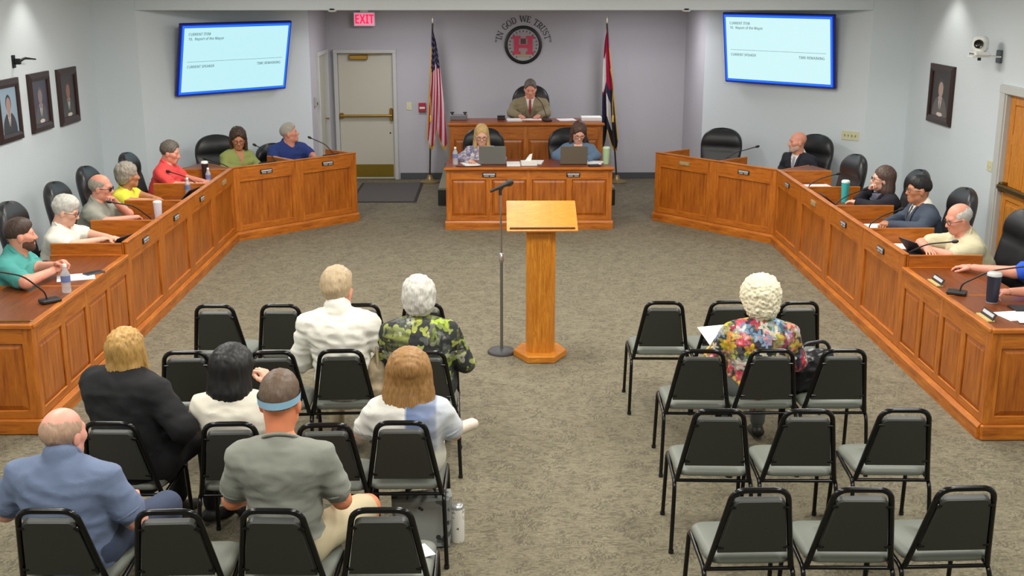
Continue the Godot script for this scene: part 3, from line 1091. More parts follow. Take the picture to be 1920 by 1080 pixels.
	for s in [-1.0, 1.0]:
		part("toggle", MB.new().box(Vector3(s * 0.03, 0, 0.012), Vector3(0.012, 0.026, 0.012), 0.002), almond, s2)
	var th := thing("thermostat", "grey wall box beside the side door frame in the alcove", "thermostat", Vector3(-2.62, 1.36, -16.83), PI / 2)
	part("case", MB.new().box(Vector3(0, 0, 0.02), Vector3(0.1, 0.13, 0.04), 0.006), M("grey_plastic", col(178, 178, 174), 0.5), th)
	part("dial", MB.new().lathe([Vector2(0.0, 0.048), Vector2(0.02, 0.048), Vector2(0.022, 0.04)], 14, Vector3(0, -0.03, 0), Basis(Vector3.RIGHT, PI / 2)), M("dark_metal", col(60, 58, 54), 0.4, 0.8), th)
	# small round fixtures at the lower edge of the header
	var fx: Node3D = null
	for x in [-2.03, 2.35]:
		if fx == null:
			fx = thing("round_ceiling_fixture", "small white round fixture at the lower edge of the ceiling header", "fixture", Vector3(x, YA, ZF - 0.07), 0.0, "round fixtures under the header")
			part("rim", MB.new().lathe([Vector2(0.0, -0.022), Vector2(0.035, -0.02), Vector2(0.052, -0.01), Vector2(0.055, 0.0)], 20, Vector3(0, 0, 0.05)), M("white_plastic"), fx)
			part("bezel", MB.new().box(Vector3(0, 0.012, 0.08), Vector3(0.06, 0.016, 0.02), 0.006), M("lens_black"), fx)
		else:
			copy(fx, Vector3(x, YA, ZF - 0.07), 0.0)

# ---------------------------------------------------------------- desks
func woods() -> void:
	oak("oak_v", tex_oak, Vector3(3.2, 0.35, 3.2))
	oak("oak_h", tex_oak, Vector3(0.4, 3.6, 3.6))
	oak("oak_z", tex_oak, Vector3(3.6, 3.6, 0.4))
	oak("oak_panel", tex_oak, Vector3(2.6, 0.28, 2.6), col(240, 236, 232))
	oak("oak_top", tex_oak, Vector3(0.5, 4.5, 4.5), col(168, 150, 140), 0.38)
	oak("oak_podium", tex_oak_light, Vector3(4.5, 0.4, 4.5), col(244, 206, 134), 0.32)
	oak("oak_podium_top", tex_oak_light, Vector3(0.9, 9, 9), col(244, 206, 134), 0.32)

func raised_panel(x0: float, x1: float, y0: float, y1: float, parent: Node3D, z := 0.0, m: Material = null) -> void:
	# bevelled field set in its frame
	var b := 0.035
	var mb := MB.new()
	var zo := z - 0.018
	var zi := z - 0.004
	var o := [Vector3(x0, y0, zo), Vector3(x1, y0, zo), Vector3(x1, y1, zo), Vector3(x0, y1, zo)]
	var i := [Vector3(x0 + b, y0 + b, zi), Vector3(x1 - b, y0 + b, zi), Vector3(x1 - b, y1 - b, zi), Vector3(x0 + b, y1 - b, zi)]
	mb.poly(i, Vector3.BACK)
	for k in 4:
		mb.poly([o[k], o[(k + 1) % 4], i[(k + 1) % 4], i[k]], Vector3.BACK)
	mb.box(Vector3((x0 + x1) / 2, (y0 + y1) / 2, zo - 0.006), Vector3(x1 - x0 + 0.02, y1 - y0 + 0.02, 0.01))
	part("panel", mb, m if m else mats["oak_panel"], parent)

func base_moulding(w: float, parent: Node3D, ext0 := 0.0, ext1 := 0.0) -> void:
	var pf := [Vector2(0, 0), Vector2(0.03, 0), Vector2(0.03, 0.085), Vector2(0.012, 0.11), Vector2(0, 0.11)]
	var xf := Transform3D(Basis(Vector3(0, 0, 1), Vector3.UP, Vector3(-1, 0, 0)), Vector3.ZERO)
	part("base_moulding", MB.new().prism(pf, -w / 2 - ext1, w / 2 + ext0, 0.0, xf), mats["oak_h"], parent)

func nameplate(x: float, y: float, z: float, parent: Node3D, style := 0) -> void:
	var n := part("nameplate", MB.new().box(Vector3(x, y, z + 0.006), Vector3(0.17, 0.05, 0.012), 0.002), M("nameplate_black", col(34, 32, 32), 0.35) if style == 0 else M("nameplate_tan", col(150, 128, 96), 0.4), parent)
	var pale := M("nameplate_pale", col(186, 186, 188), 0.4) if style == 0 else M("nameplate_line", col(186, 160, 112), 0.4)
	part("name_strip", MB.new().box(Vector3(x, y + 0.009, z + 0.0125), Vector3(0.145, 0.018, 0.002), 0.0), pale, n)
	part("title_strip", MB.new().box(Vector3(x - 0.035, y - 0.014, z + 0.0125), Vector3(0.06, 0.01, 0.002), 0.0), pale, n)
	part("title_strip", MB.new().box(Vector3(x + 0.04, y - 0.014, z + 0.0125), Vector3(0.055, 0.01, 0.002), 0.0), pale, n)

# one seat of the raised council desk; front face at z = 0, x along the desk
func council_desk(label: String, at: Vector3, turn: float, w: float, plate: int, div_neg: bool, div_pos: bool) -> Node3D:
	var t := thing("council_desk", label, "desk", at, turn, "council desks with a raised front")
	var h := 0.875
	var v: Material = mats["oak_v"]
	var hz: Material = mats["oak_h"]
	base_moulding(w, t)
	for s in [-1.0, 1.0]:
		part("stile", MB.new().box(Vector3(s * (w / 2 - 0.045), (h + 0.11) / 2, -0.0125), Vector3(0.09, h - 0.11, 0.025), 0.004), v, t)
	part("top_rail", MB.new().box(Vector3(0, h - 0.085, -0.0125), Vector3(w - 0.18, 0.17, 0.025), 0.004), hz, t)
	part("bottom_rail", MB.new().box(Vector3(0, 0.145, -0.0125), Vector3(w - 0.18, 0.07, 0.025), 0.004), hz, t)
	part("panel", MB.new().box(Vector3(0, 0.44, -0.024), Vector3(w - 0.16, 0.56, 0.012)), mats["oak_panel"], t)
	part("back_board", MB.new().box(Vector3(0, h / 2, -0.035), Vector3(w, h, 0.012)), v, t)
	part("cap", MB.new().box(Vector3(0, h + 0.008, -0.02), Vector3(w, 0.016, 0.05), 0.004), hz, t)
	part("work_surface", MB.new().box(Vector3(0, 0.725, -0.30), Vector3(w - 0.03, 0.03, 0.51), 0.004), mats["oak_top"], t)
	part("surface_edge", MB.new().box(Vector3(0, 0.725, -0.56), Vector3(w - 0.03, 0.034, 0.012), 0.003), hz, t)
	if div_neg:
		part("divider", MB.new().box(Vector3(-w / 2 + 0.011, h / 2 + 0.002, -0.345), Vector3(0.022, h, 0.60), 0.003), mats["oak_z"], t)
	if div_pos:
		part("divider", MB.new().box(Vector3(w / 2 - 0.011, h / 2 + 0.002, -0.345), Vector3(0.022, h, 0.60), 0.003), mats["oak_z"], t)
	if plate >= 0:
		nameplate(0.0 if plate == 0 else 0.02, h - 0.075, 0.0, t, plate)
	return t

func panel_front(t: Node3D, w: float, h: float, n: int, y0: float, topr: float) -> void:
	var v: Material = mats["oak_v"]
	var hz: Material = mats["oak_h"]
	var st := 0.075
	var pw := (w - st * (n + 1)) / n
	for k in n + 1:
		part("stile", MB.new().box(Vector3(-w / 2 + st / 2 + k * (pw + st), (h + y0) / 2, -0.0125), Vector3(st, h - y0, 0.025), 0.004), v, t)
	part("top_rail", MB.new().box(Vector3(0, h - topr / 2, -0.013), Vector3(w - 0.01, topr, 0.0252), 0.004), hz, t)
	part("bottom_rail", MB.new().box(Vector3(0, y0 + 0.03, -0.013), Vector3(w - 0.01, 0.06, 0.0252), 0.004), hz, t)
	for k in n:
		var x0 := -w / 2 + st + k * (pw + st)
		raised_panel(x0, x0 + pw, y0 + 0.06, h - topr, t)

func lower_desk(label: String, at: Vector3, turn: float, w: float, near_sign: float) -> Node3D:
	var t := thing("staff_desk", label, "desk", at, turn)
	var h := 0.765
	base_moulding(w, t)
	panel_front(t, w, h, 4, 0.11, 0.14)
	part("back_board", MB.new().box(Vector3(0, h / 2, -0.035), Vector3(w, h, 0.012)), mats["oak_v"], t)
	for s in [-1.0, 1.0]:
		part("work_surface", MB.new().box(Vector3(s * w / 4, h + 0.002, -0.31), Vector3(w / 2 - 0.03, 0.026, 0.56), 0.004), mats["oak_top"], t)
	part("front_edge", MB.new().box(Vector3(0, h + 0.003, -0.014), Vector3(w, 0.03, 0.05), 0.006), mats["oak_h"], t)
	for x in [-near_sign * (w / 2 - 0.012), 0.0]:
		part("support_board", MB.new().box(Vector3(x, h / 2 + 0.008, -0.34), Vector3(0.024, h + 0.016, 0.62), 0.003), mats["oak_z"], t)
	# panelled end board that faces the audience
	var e := Node3D.new()
	e.name = "end_panel"
	t.add_child(e)
	e.position = Vector3(near_sign * (w / 2 + 0.012), 0, -0.402)
	e.rotation.y = near_sign * PI / 2
	var ew := 0.8
	panel_front(e, ew, h, 1, 0.11, 0.12)
	part("base_moulding", MB.new().box(Vector3(0, 0.055, 0.005), Vector3(ew + 0.03, 0.11, 0.04), 0.01), mats["oak_h"], e)
	part("edge_cap", MB.new().box(Vector3(0, h + 0.004, -0.006), Vector3(ew, 0.03, 0.04), 0.005), mats["oak_h"], e)
	part("end_core", MB.new().box(Vector3(0, h / 2, -0.033), Vector3(ew, h, 0.012)), mats["oak_v"], e)
	return t

var desks_r := []
var desks_l := []
var staff_r: Node3D
var staff_l: Node3D

func build_desks() -> void:
	# right row (front faces -x)
	var wr := (13.48 - 9.09) / 4.0
	var notes_r := ["oak council desk with a propped black tablet, next to the right staff desk", "oak council desk in front of the man in the grey-blue suit", "oak council desk with a turquoise bottle in front of the woman in glasses", "oak council desk with an agenda and a raised microphone at an empty chair"]
	for k in 4:
		desks_r.append(council_desk(notes_r[k], Vector3(3.28, 0, -9.09 - wr * (k + 0.5)), -PI / 2, wr, 1 if k == 2 else 0, true, k == 0))
	var ar := Vector3(3.28, 0, -13.48)
	var br := Vector3(2.05, 0, -14.95)
	var yr := atan2(-(ar.z - br.z), ar.x - br.x)
	for k in 2:
		desks_r.append(council_desk(["angled oak council desk in front of the bald man in a dark suit", "angled oak council desk before the empty leather chair by the maroon flag"][k], ar.lerp(br, 0.25 + 0.5 * k), yr, ar.distance_to(br) / 2, 0 if k == 0 else 1, true, k == 0))
	staff_r = lower_desk("low oak staff desk with four raised panels, carrying a dark tumbler and two nameplates", Vector3(3.28, 0, -8.215), -PI / 2, 1.75, 1.0)
	# left row (front faces +x)
	var wl := (13.7 - 9.62) / 4.0
	var notes_l := ["oak council desk with a dark tablet in front of the man in a white shirt", "oak council desk with a white printed cup in front of the man in dark glasses", "oak council desk with a water bottle in front of the woman in yellow", "oak council desk with a dark bottle in front of the man in a coral shirt"]
	for k in 4:
		desks_l.append(council_desk(notes_l[k], Vector3(-3.13, 0, -9.62 - wl * (k + 0.5)), PI / 2, wl, 1 if k == 3 else 0, k == 0, true))
	var al := Vector3(-3.13, 0, -13.7)
	var bl := Vector3(-1.82, 0, -14.96)
	var yl := atan2(al.z - bl.z, bl.x - al.x)
	for k in 2:
		desks_l.append(council_desk(["angled oak council desk in front of the woman in an olive blouse", "angled oak council desk in front of the man in a navy polo"][k], al.lerp(bl, 0.25 + 0.5 * k), yl, al.distance_to(bl) / 2, 0, k == 0, true))
	staff_l = lower_desk("low oak staff desk with four raised panels, where the man in a teal polo sits", Vector3(-3.13, 0, -8.575), PI / 2, 2.09, -1.0)
	# corner tops that close the wedge behind each bend
	for e in [[Vector2(3.32, -13.48), Vector2(3.92, -13.48), Vector2(3.8, -13.88), "right"], [Vector2(-3.17, -13.7), Vector2(-3.77, -13.7), Vector2(-3.62, -14.13), "left"]]:
		var c := thing("corner_shelf", "wedge-shaped oak top in the desk bend beside the " + ("bald man in a suit" if e[3] == "right" else "man in a coral shirt"), "shelf", Vector3.ZERO)
		var pg := [Vector2(e[0].x, e[0].y), Vector2(e[1].x, e[1].y), Vector2(e[2].x, e[2].y)]
		var xf := Transform3D(Basis(Vector3.RIGHT, PI / 2), Vector3(0, 0.865, 0))
		part("top_board", MB.new().prism(pg, -0.012, 0.012, 0.002, xf), mats["oak_top"], c)
		var ct: Vector2 = (e[0] + e[1] + e[2]) / 3.0
		part("post", MB.new().box(Vector3(ct.x, 0.43, ct.y), Vector3(0.12, 0.86, 0.12), 0.004), mats["oak_v"], c)
	# clerks' desk
	var cd := thing("clerk_desk", "oak clerks' desk with four raised panels holding two open laptops", "desk", Vector3(0.40, 0, -14.37))
	var w := 2.08
	var h := 0.755
	base_moulding(w, cd, 0.015, 0.015)
	panel_front(cd, w, h, 4, 0.11, 0.13)
	part("back_board", MB.new().box(Vector3(0, h / 2, -0.035), Vector3(w, h, 0.012)), mats["oak_v"], cd)
	part("work_surface", MB.new().box(Vector3(0, 0.767, -0.36), Vector3(w + 0.01, 0.026, 0.74), 0.003), oak("oak_top_red", tex_oak, Vector3(0.5, 4.5, 4.5), col(190, 150, 140), 0.35), cd)
	part("front_edge", MB.new().box(Vector3(0, 0.767, 0.015), Vector3(w + 0.05, 0.034, 0.05), 0.01), mats["oak_h"], cd)
	for s in [-1.0, 1.0]:
		part("end_board", MB.new().box(Vector3(s * (w / 2 - 0.012), h / 2, -0.38), Vector3(0.024, h, 0.70), 0.004), mats["oak_z"], cd)
	nameplate(-0.5, h - 0.065, 0.0, cd)
	nameplate(0.55, h - 0.065, 0.0, cd)
	# mayor's bench on its platform
	var carpet2 := M("platform_carpet", col(126, 126, 108), 0.95)
	struct("floor_platform", MB.new().box(Vector3(0.41, 0.135, (-16.0 + ZB) / 2), Vector3(2.46, 0.23, -16.0 - ZB), 0.006), carpet2)
	struct("baseboard_platform", MB.new().box(Vector3(0.41, 0.11, -15.994), Vector3(2.47, 0.22, 0.012), 0.003), M("cove_black", col(36, 38, 34), 0.7))
	var mb := thing("mayor_bench", "tall oak presiding bench with two wide raised panels on the carpeted platform", "desk", Vector3(0.40, 0.25, -16.03))
	var bw := 2.12
	var bh := 0.86
	panel_front(mb, bw, bh, 2, 0.0, 0.2)
	part("back_board", MB.new().box(Vector3(0, bh / 2, -0.035), Vector3(bw, bh, 0.012)), mats["oak_v"], mb)
	part("work_surface", MB.new().box(Vector3(0, bh + 0.013, -0.33), Vector3(bw, 0.026, 0.68), 0.003), mats["oak_top_red"], mb)
	part("front_edge", MB.new().box(Vector3(0, bh + 0.013, 0.012), Vector3(bw + 0.05, 0.04, 0.05), 0.012), mats["oak_h"], mb)
	for s in [-1.0, 1.0]:
		part("end_board", MB.new().box(Vector3(s * (bw / 2 - 0.012), bh / 2, -0.36), Vector3(0.024, bh, 0.64), 0.004), mats["oak_z"], mb)

func build_podium() -> void:
	var t := thing("lectern", "light oak lectern with a slanted reading top on a clipped-corner base", "lectern", Vector3(0.352, 0, -9.2))
	var w: Material = mats["oak_podium"]
	var flat := Basis(Vector3.RIGHT, PI / 2)
	var oct := [Vector2(-0.11, 0.2), Vector2(0.11, 0.2), Vector2(0.22, -0.01), Vector2(0.15, -0.19), Vector2(-0.15, -0.19), Vector2(-0.22, -0.01)]
	part("base", MB.new().prism(oct, -0.06, 0.0, 0.008, Transform3D(flat, Vector3.ZERO)), mats["oak_podium_top"], t)
	var colp := [Vector2(-0.075, 0.10), Vector2(0.075, 0.10), Vector2(0.118, 0.05), Vector2(0.118, -0.1), Vector2(-0.118, -0.1), Vector2(-0.118, 0.05)]
	part("column", MB.new().prism(colp, -1.10, -0.055, 0.003, Transform3D(flat, Vector3.ZERO)), w, t)
	var top := Basis(Vector3.RIGHT, 0.36)
	var tc := Vector3(0.005, 1.185, 0.0)
	var tp := part("reading_top", MB.new().box(tc, Vector3(0.565, 0.02, 0.46), 0.005, top), mats["oak_podium_top"], t)
	part("book_lip", MB.new().box(tc + top * Vector3(0, 0.016, 0.205), Vector3(0.52, 0.016, 0.014), 0.004, top), M("lip_brown", col(88, 56, 22), 0.45), tp)
	part("top_box", MB.new().box(tc + top * Vector3(0, -0.03, 0.0), Vector3(0.36, 0.045, 0.26), 0.004, top), w, t)

func build_mic_stand() -> void:
	var t := thing("microphone_stand", "round-based floor microphone stand with a handheld microphone beside the lectern", "microphone", Vector3(0.033, 0, -9.3))
	var g := M("stand_grey", col(104, 104, 102), 0.45, 0.3)
	part("base", MB.new().lathe([Vector2(0.0, 0.0), Vector2(0.118, 0.0), Vector2(0.12, 0.012), Vector2(0.105, 0.03), Vector2(0.03, 0.042), Vector2(0.0, 0.042)], 32), M("stand_base", col(74, 74, 76), 0.55, 0.2), t)
	part("lower_tube", MB.new().tube([Vector3(0, 0.03, 0), Vector3(0, 0.82, 0)], 0.0125, 12), g, t)
	part("clutch", MB.new().lathe([Vector2(0.0, 0.78), Vector2(0.018, 0.78), Vector2(0.018, 0.85), Vector2(0.01, 0.86), Vector2(0, 0.86)], 14), M("chrome", col(190, 190, 188), 0.2, 0.9), t)
	part("upper_tube", MB.new().tube([Vector3(0, 0.84, 0), Vector3(-0.008, 1.36, 0)], 0.008, 10), M("stand_tube", col(142, 136, 128), 0.35, 0.5), t)
	var bk := M("mic_black", col(30, 28, 28), 0.5)
	part("clip", MB.new().tube(fillet([Vector3(-0.008, 1.34, 0), Vector3(-0.008, 1.385, 0), Vector3(0.01, 1.405, 0)], 0.02), 0.014, 10), bk, t)
	var d := Vector3(0.92, 0.40, -0.1).normalized()
	var c := Vector3(0.0, 1.41, 0)
	var pts := []
	var rr := []
	for e in [[-0.1, 0.011], [-0.05, 0.013], [0.0, 0.016], [0.045, 0.019], [0.05, 0.025], [0.07, 0.029], [0.09, 0.027], [0.105, 0.015]]:
		pts.append(c + d * e[0])
		rr.append(e[1])
	part("microphone", MB.new().tube(pts, rr, 14), bk, t)
	part("grille_band", MB.new().lathe([Vector2(0.028, 0.0), Vector2(0.03, 0.002), Vector2(0.03, 0.006), Vector2(0.028, 0.008)], 16, c + d * 0.066, Basis(Quaternion(Vector3.UP, d))), M("dark_metal", col(60, 58, 54), 0.4, 0.8), t)

# ---------------------------------------------------------------- chairs
func stack_chair_proto() -> Node3D:
	var t := thing("stacking_chair", "x", "chair", Vector3.ZERO, 0.0)
	var black := M("chair_frame_black", col(20, 20, 20), 0.22, 0.35)
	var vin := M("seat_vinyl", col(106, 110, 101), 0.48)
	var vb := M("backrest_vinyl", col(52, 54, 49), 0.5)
	# seat cushion
	var pg := []
	for p in round_rect(0.405, 0.42, 0.07, 6):
		pg.append(Vector2(p.x * (1.0 - p.y * 0.12), p.y))
	var rows := []
	for e in [[0.0, 0.055], [0.55, 0.053], [0.86, 0.046], [0.97, 0.034], [1.0, 0.018], [0.985, 0.004], [0.95, 0.0], [0.0, 0.0]]:
		var row := []
		for k in pg.size() + 1:
			var p: Vector2 = pg[k % pg.size()]
			var ez: float = e[0]
			row.append(Vector3(p.x * ez, 0.425 + e[1] + p.y * 0.05, -p.y * ez + 0.0))
		rows.append(row)
	rows.reverse()
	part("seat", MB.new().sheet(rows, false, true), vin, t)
	# back cushion: trapezoid with rounded top, leaning back
	var lean := Basis(Vector3.RIGHT, -0.30)
	var org := Vector3(0, 0.44, -0.2)
	var outline := []
	var yb := 0.075
	var yt := 0.385
	var hw := func(y: float) -> float: return lerpf(0.18, 0.122, y / 0.44) - 0.012
	outline.append(Vector2(hw.call(yb), yb))
	for s in 5:
		var a := s / 4.0 * PI / 2
		outline.append(Vector2(hw.call(yt) - 0.03 + cos(a) * 0.03, yt - 0.03 + sin(a) * 0.03))
	for s in 5:
		var a := PI / 2 + s / 4.0 * PI / 2
		outline.append(Vector2(-hw.call(yt) + 0.03 + cos(a) * 0.03, yt - 0.03 + sin(a) * 0.03))
	outline.append(Vector2(-hw.call(yb), yb))
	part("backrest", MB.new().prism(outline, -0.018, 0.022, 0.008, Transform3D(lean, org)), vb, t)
	# back frame
	var fp := [Vector3(0.194, -0.03, 0.0), Vector3(0.18, 0.05, 0.0), Vector3(0.12, 0.436, 0.0), Vector3(-0.12, 0.436, 0.0), Vector3(-0.18, 0.05, 0.0), Vector3(-0.194, -0.03, 0.0)]
	var pts := []
	for p in fillet(fp, 0.06, 6):
		pts.append(org + lean * p)
	part("back_frame", MB.new().tube(pts, 0.0138, 10), black, t)
	for s in [-1.0, 1.0]:
		for y in [0.11, 0.35]:
			part("bracket", MB.new().box(org + lean * Vector3(s * (hw.call(y) - 0.005), y, -0.014), Vector3(0.03, 0.014, 0.012), 0.003, lean), black, t)
	for s in [-1.0, 1.0]:
		part("leg", MB.new().tube(fillet([Vector3(s * 0.215, 0.012, 0.23), Vector3(s * 0.206, 0.425, 0.185), Vector3(s * 0.206, 0.41, -0.02)], 0.06, 6), 0.0115, 10), black, t)
		part("leg", MB.new().tube(fillet([Vector3(s * 0.206, 0.41, -0.02), Vector3(s * 0.204, 0.40, -0.2), Vector3(s * 0.217, 0.012, -0.245)], 0.06, 6), 0.0115, 10), black, t)
		for z in [0.23, -0.245]:
			part("foot_glide", MB.new().lathe([Vector2(0.0, 0.0), Vector2(0.014, 0.0), Vector2(0.015, 0.02), Vector2(0.0, 0.02)], 10, Vector3(s * 0.216, 0, z)), M("glide_black", col(16, 16, 16), 0.5), t)
	for z in [0.17, -0.19]:
		part("cross_bar", MB.new().tube([Vector3(-0.205, 0.405, z), Vector3(0.205, 0.405, z)], 0.010, 8), black, t)
	return t

const ROWS_L := [[-8.05, [-1.94, -1.49, -0.955, -0.515]], [-7.0, [-1.89, -1.375, -0.96, -0.46]], [-5.82, [-1.95, -1.364, -0.882, -0.489]], [-4.82, [-1.895, -1.40, -0.937, -0.495]]]
const ROWS_R := [[-8.08, [1.166, 1.603, 2.086]], [-6.99, [1.247, 1.657, 2.095]], [-5.98, [1.165, 1.62, 2.129]], [-5.01, [1.144, 1.61, 2.051]]]

func build_chairs() -> void:
	var proto: Node3D = null
	var lab_l := [
		["empty black stacking chair in the front row closest to the left desks", "empty black stacking chair in the front row before the woman with black hair", "black stacking chair in front of the man in a white shirt", "black stacking chair in front of the woman with silver hair"],
		["empty black stacking chair between the blonde woman in black and the front row", "empty black stacking chair partly hidden behind the head with bobbed black hair", "black stacking chair in which the man in a white shirt sits", "black stacking chair in which the woman in a green leafy blouse sits"],
		["black stacking chair in which the blonde woman in black sits", "black stacking chair in which the black-haired woman in white sits", "empty black stacking chair beside the man with a blue headband, one row ahead", "black stacking chair in which the woman with long blonde hair sits"],
		["black stacking chair in which the bald man in a blue polo sits", "empty black stacking chair between the bald man and the man with a headband", "black stacking chair in which the man with a blue headband sits", "black stacking chair with a white slip of paper on its seat"]]
	var lab_r := [
		["empty black stacking chair in the front row closest to the lectern", "black stacking chair in front of the woman with curly white hair", "empty black stacking chair in the front row closest to the right desks"],
		["empty black stacking chair on the aisle beside the woman with curly white hair", "black stacking chair in which the woman with curly white hair sits", "black stacking chair holding a black handbag"],
		["empty black stacking chair on the aisle, two rows behind the front row", "empty black stacking chair directly behind the woman with curly white hair", "empty black stacking chair behind the chair with the handbag"],
		["empty black stacking chair on the aisle in the last row of the right block", "empty black stacking chair in the middle of the last row of the right block", "empty black stacking chair at the desk end of the right block's last row"]]
	rng.seed = 4
	for blk in [[ROWS_L, lab_l, "stacking chairs of the left audience block"], [ROWS_R, lab_r, "stacking chairs of the right audience block"]]:
		for r in 4:
			for k in blk[0][r][1].size():
				var at := Vector3(blk[0][r][1][k], 0, blk[0][r][0] + rng.randf_range(-0.02, 0.02))
				var turn := PI + rng.randf_range(-0.05, 0.05)
				if proto == null:
					proto = stack_chair_proto()
					proto.position = at
					proto.rotation.y = turn
					proto.set_meta("label", blk[1][r][k])
					proto.set_meta("group", blk[2])
				else:
					copy(proto, at, turn, blk[1][r][k], blk[2])

# padded slab: outline half-width hw(t), bulging front and back; t runs 0..1 up the height
func pad(w_at: Callable, h: float, depth: float, curve: Callable, seg_u := 16, seg_v := 18) -> MB:
	var rows := []
	for r in seg_v + 1:
		var t := 0.5 - 0.5 * cos(PI * float(r) / seg_v)
		var y := t * h
		var edge := pow(maxf(0.0, 1.0 - pow(absf(t * 2 - 1), 6.0)), 0.5)
		var hw: float = w_at.call(t)
		var row := []
		for c in seg_u * 2 + 1:
			var a := TAU * c / (seg_u * 2)
			var cx := cos(a)
			var sx := sin(a)
			var ex := signf(cx) * pow(absf(cx), 0.55)
			var ez := signf(sx) * pow(absf(sx), 0.75)
			var fr: Vector2 = curve.call(t)
			row.append(Vector3(ex * hw, y, ez * depth * 0.5 * edge * (fr.y if ez > 0 else 1.0) + fr.x + ex * ex * 0.03))
		rows.append(row)
	rows.reverse()
	var mb := MB.new().sheet(rows, false, true)
	return mb

func exec_chair_proto() -> Node3D:
	var t := thing("office_chair", "x", "chair", Vector3.ZERO, 0.0)
	var lea := M("black_leather", col(27, 28, 29), 0.38)
	lea.heightmap_enabled = true
	lea.heightmap_texture = tex_fine
	lea.uv1_triplanar = true
	lea.uv1_scale = Vector3.ONE * 7.0
	lea.heightmap_scale = 0.1
	var blk := M("black_plastic", col(24, 24, 25), 0.45)
	var w_back := func(u: float) -> float:
		var e := pow(maxf(0.0, 1.0 - pow(maxf(0.0, (u - 0.62) / 0.38), 2.6)), 0.42)
		return lerpf(0.235, 0.275, minf(1.0, u * 1.6)) * e + 0.004
	var c_back := func(u: float) -> Vector2:
		var bulge := 1.0 + 0.35 * exp(-pow((u - 0.82) / 0.12, 2.0)) + 0.45 * exp(-pow((u - 0.28) / 0.16, 2.0)) - 0.35 * exp(-pow((u - 0.62) / 0.05, 2.0))
		return Vector2(-0.06 * u - 0.05 * u * u, bulge)
	var back := part("backrest", pad(w_back, 0.68, 0.13, c_back, 16, 26), lea, t)
	back.position = Vector3(0, 0.46, -0.22)
	var seat := MB.new()
	var rows := []
	for e in [[0.0, 0.10], [0.5, 0.098], [0.85, 0.085], [0.97, 0.06], [1.0, 0.035], [0.97, 0.01], [0.9, 0.0], [0.0, 0.0]]:
		var row := []
		var pg := round_rect(0.52, 0.50, 0.12, 6)
		for k in pg.size() + 1:
			var p: Vector2 = pg[k % pg.size()]
			row.append(Vector3(p.x * e[0], 0.38 + e[1], -p.y * e[0] + 0.03))
		rows.append(row)
	rows.reverse()
	seat.sheet(rows, false, true)
	part("seat", seat, lea, t)
	for s in [-1.0, 1.0]:
		part("armrest", MB.new().tube(fillet([Vector3(s * 0.25, 0.40, 0.12), Vector3(s * 0.31, 0.52, 0.16), Vector3(s * 0.31, 0.64, 0.14), Vector3(s * 0.30, 0.64, -0.14), Vector3(s * 0.27, 0.55, -0.24)], 0.06), 0.022, 8), blk, t)
		part("arm_pad", MB.new().box(Vector3(s * 0.308, 0.662, 0.0), Vector3(0.06, 0.03, 0.26), 0.012), lea, t)
	part("gas_column", MB.new().lathe([Vector2(0.0, 0.10), Vector2(0.03, 0.10), Vector2(0.03, 0.26), Vector2(0.02, 0.26), Vector2(0.02, 0.385), Vector2(0, 0.385)], 14), blk, t)
	for k in 5:
		var a := TAU * k / 5 + 0.3
		var d := Vector3(cos(a), 0, sin(a))
		part("base_spoke", MB.new().tube([d * 0.02 + Vector3(0, 0.12, 0), d * 0.29 + Vector3(0, 0.075, 0)], [0.028, 0.018], 8), blk, t)
		part("caster", MB.new().lathe([Vector2(0.0, -0.02), Vector2(0.025, -0.02), Vector2(0.028, 0.0), Vector2(0.025, 0.02), Vector2(0, 0.02)], 12, d * 0.29 + Vector3(0, 0.028, 0), Basis(Quaternion(Vector3.UP, Vector3(-d.z, 0, d.x)))), blk, t)
	return t

var exec_proto: Node3D

func exec_chair(at: Vector3, turn: float, label: String) -> void:
	if exec_proto == null:
		exec_proto = exec_chair_proto()
		exec_proto.position = at
		exec_proto.rotation.y = turn
		exec_proto.set_meta("label", label)
		exec_proto.set_meta("group", "black leather office chairs behind the desks")
	else:
		copy(exec_proto, at, turn, label, "black leather office chairs behind the desks")

# ---------------------------------------------------------------- people
const SKIN := 0
const SHIRT := 1
const PANTS := 2
const SHOE := 3
const INNER := 4
const SHOE2 := 5

var heads := {}
var hands := {}
var hairs := {}

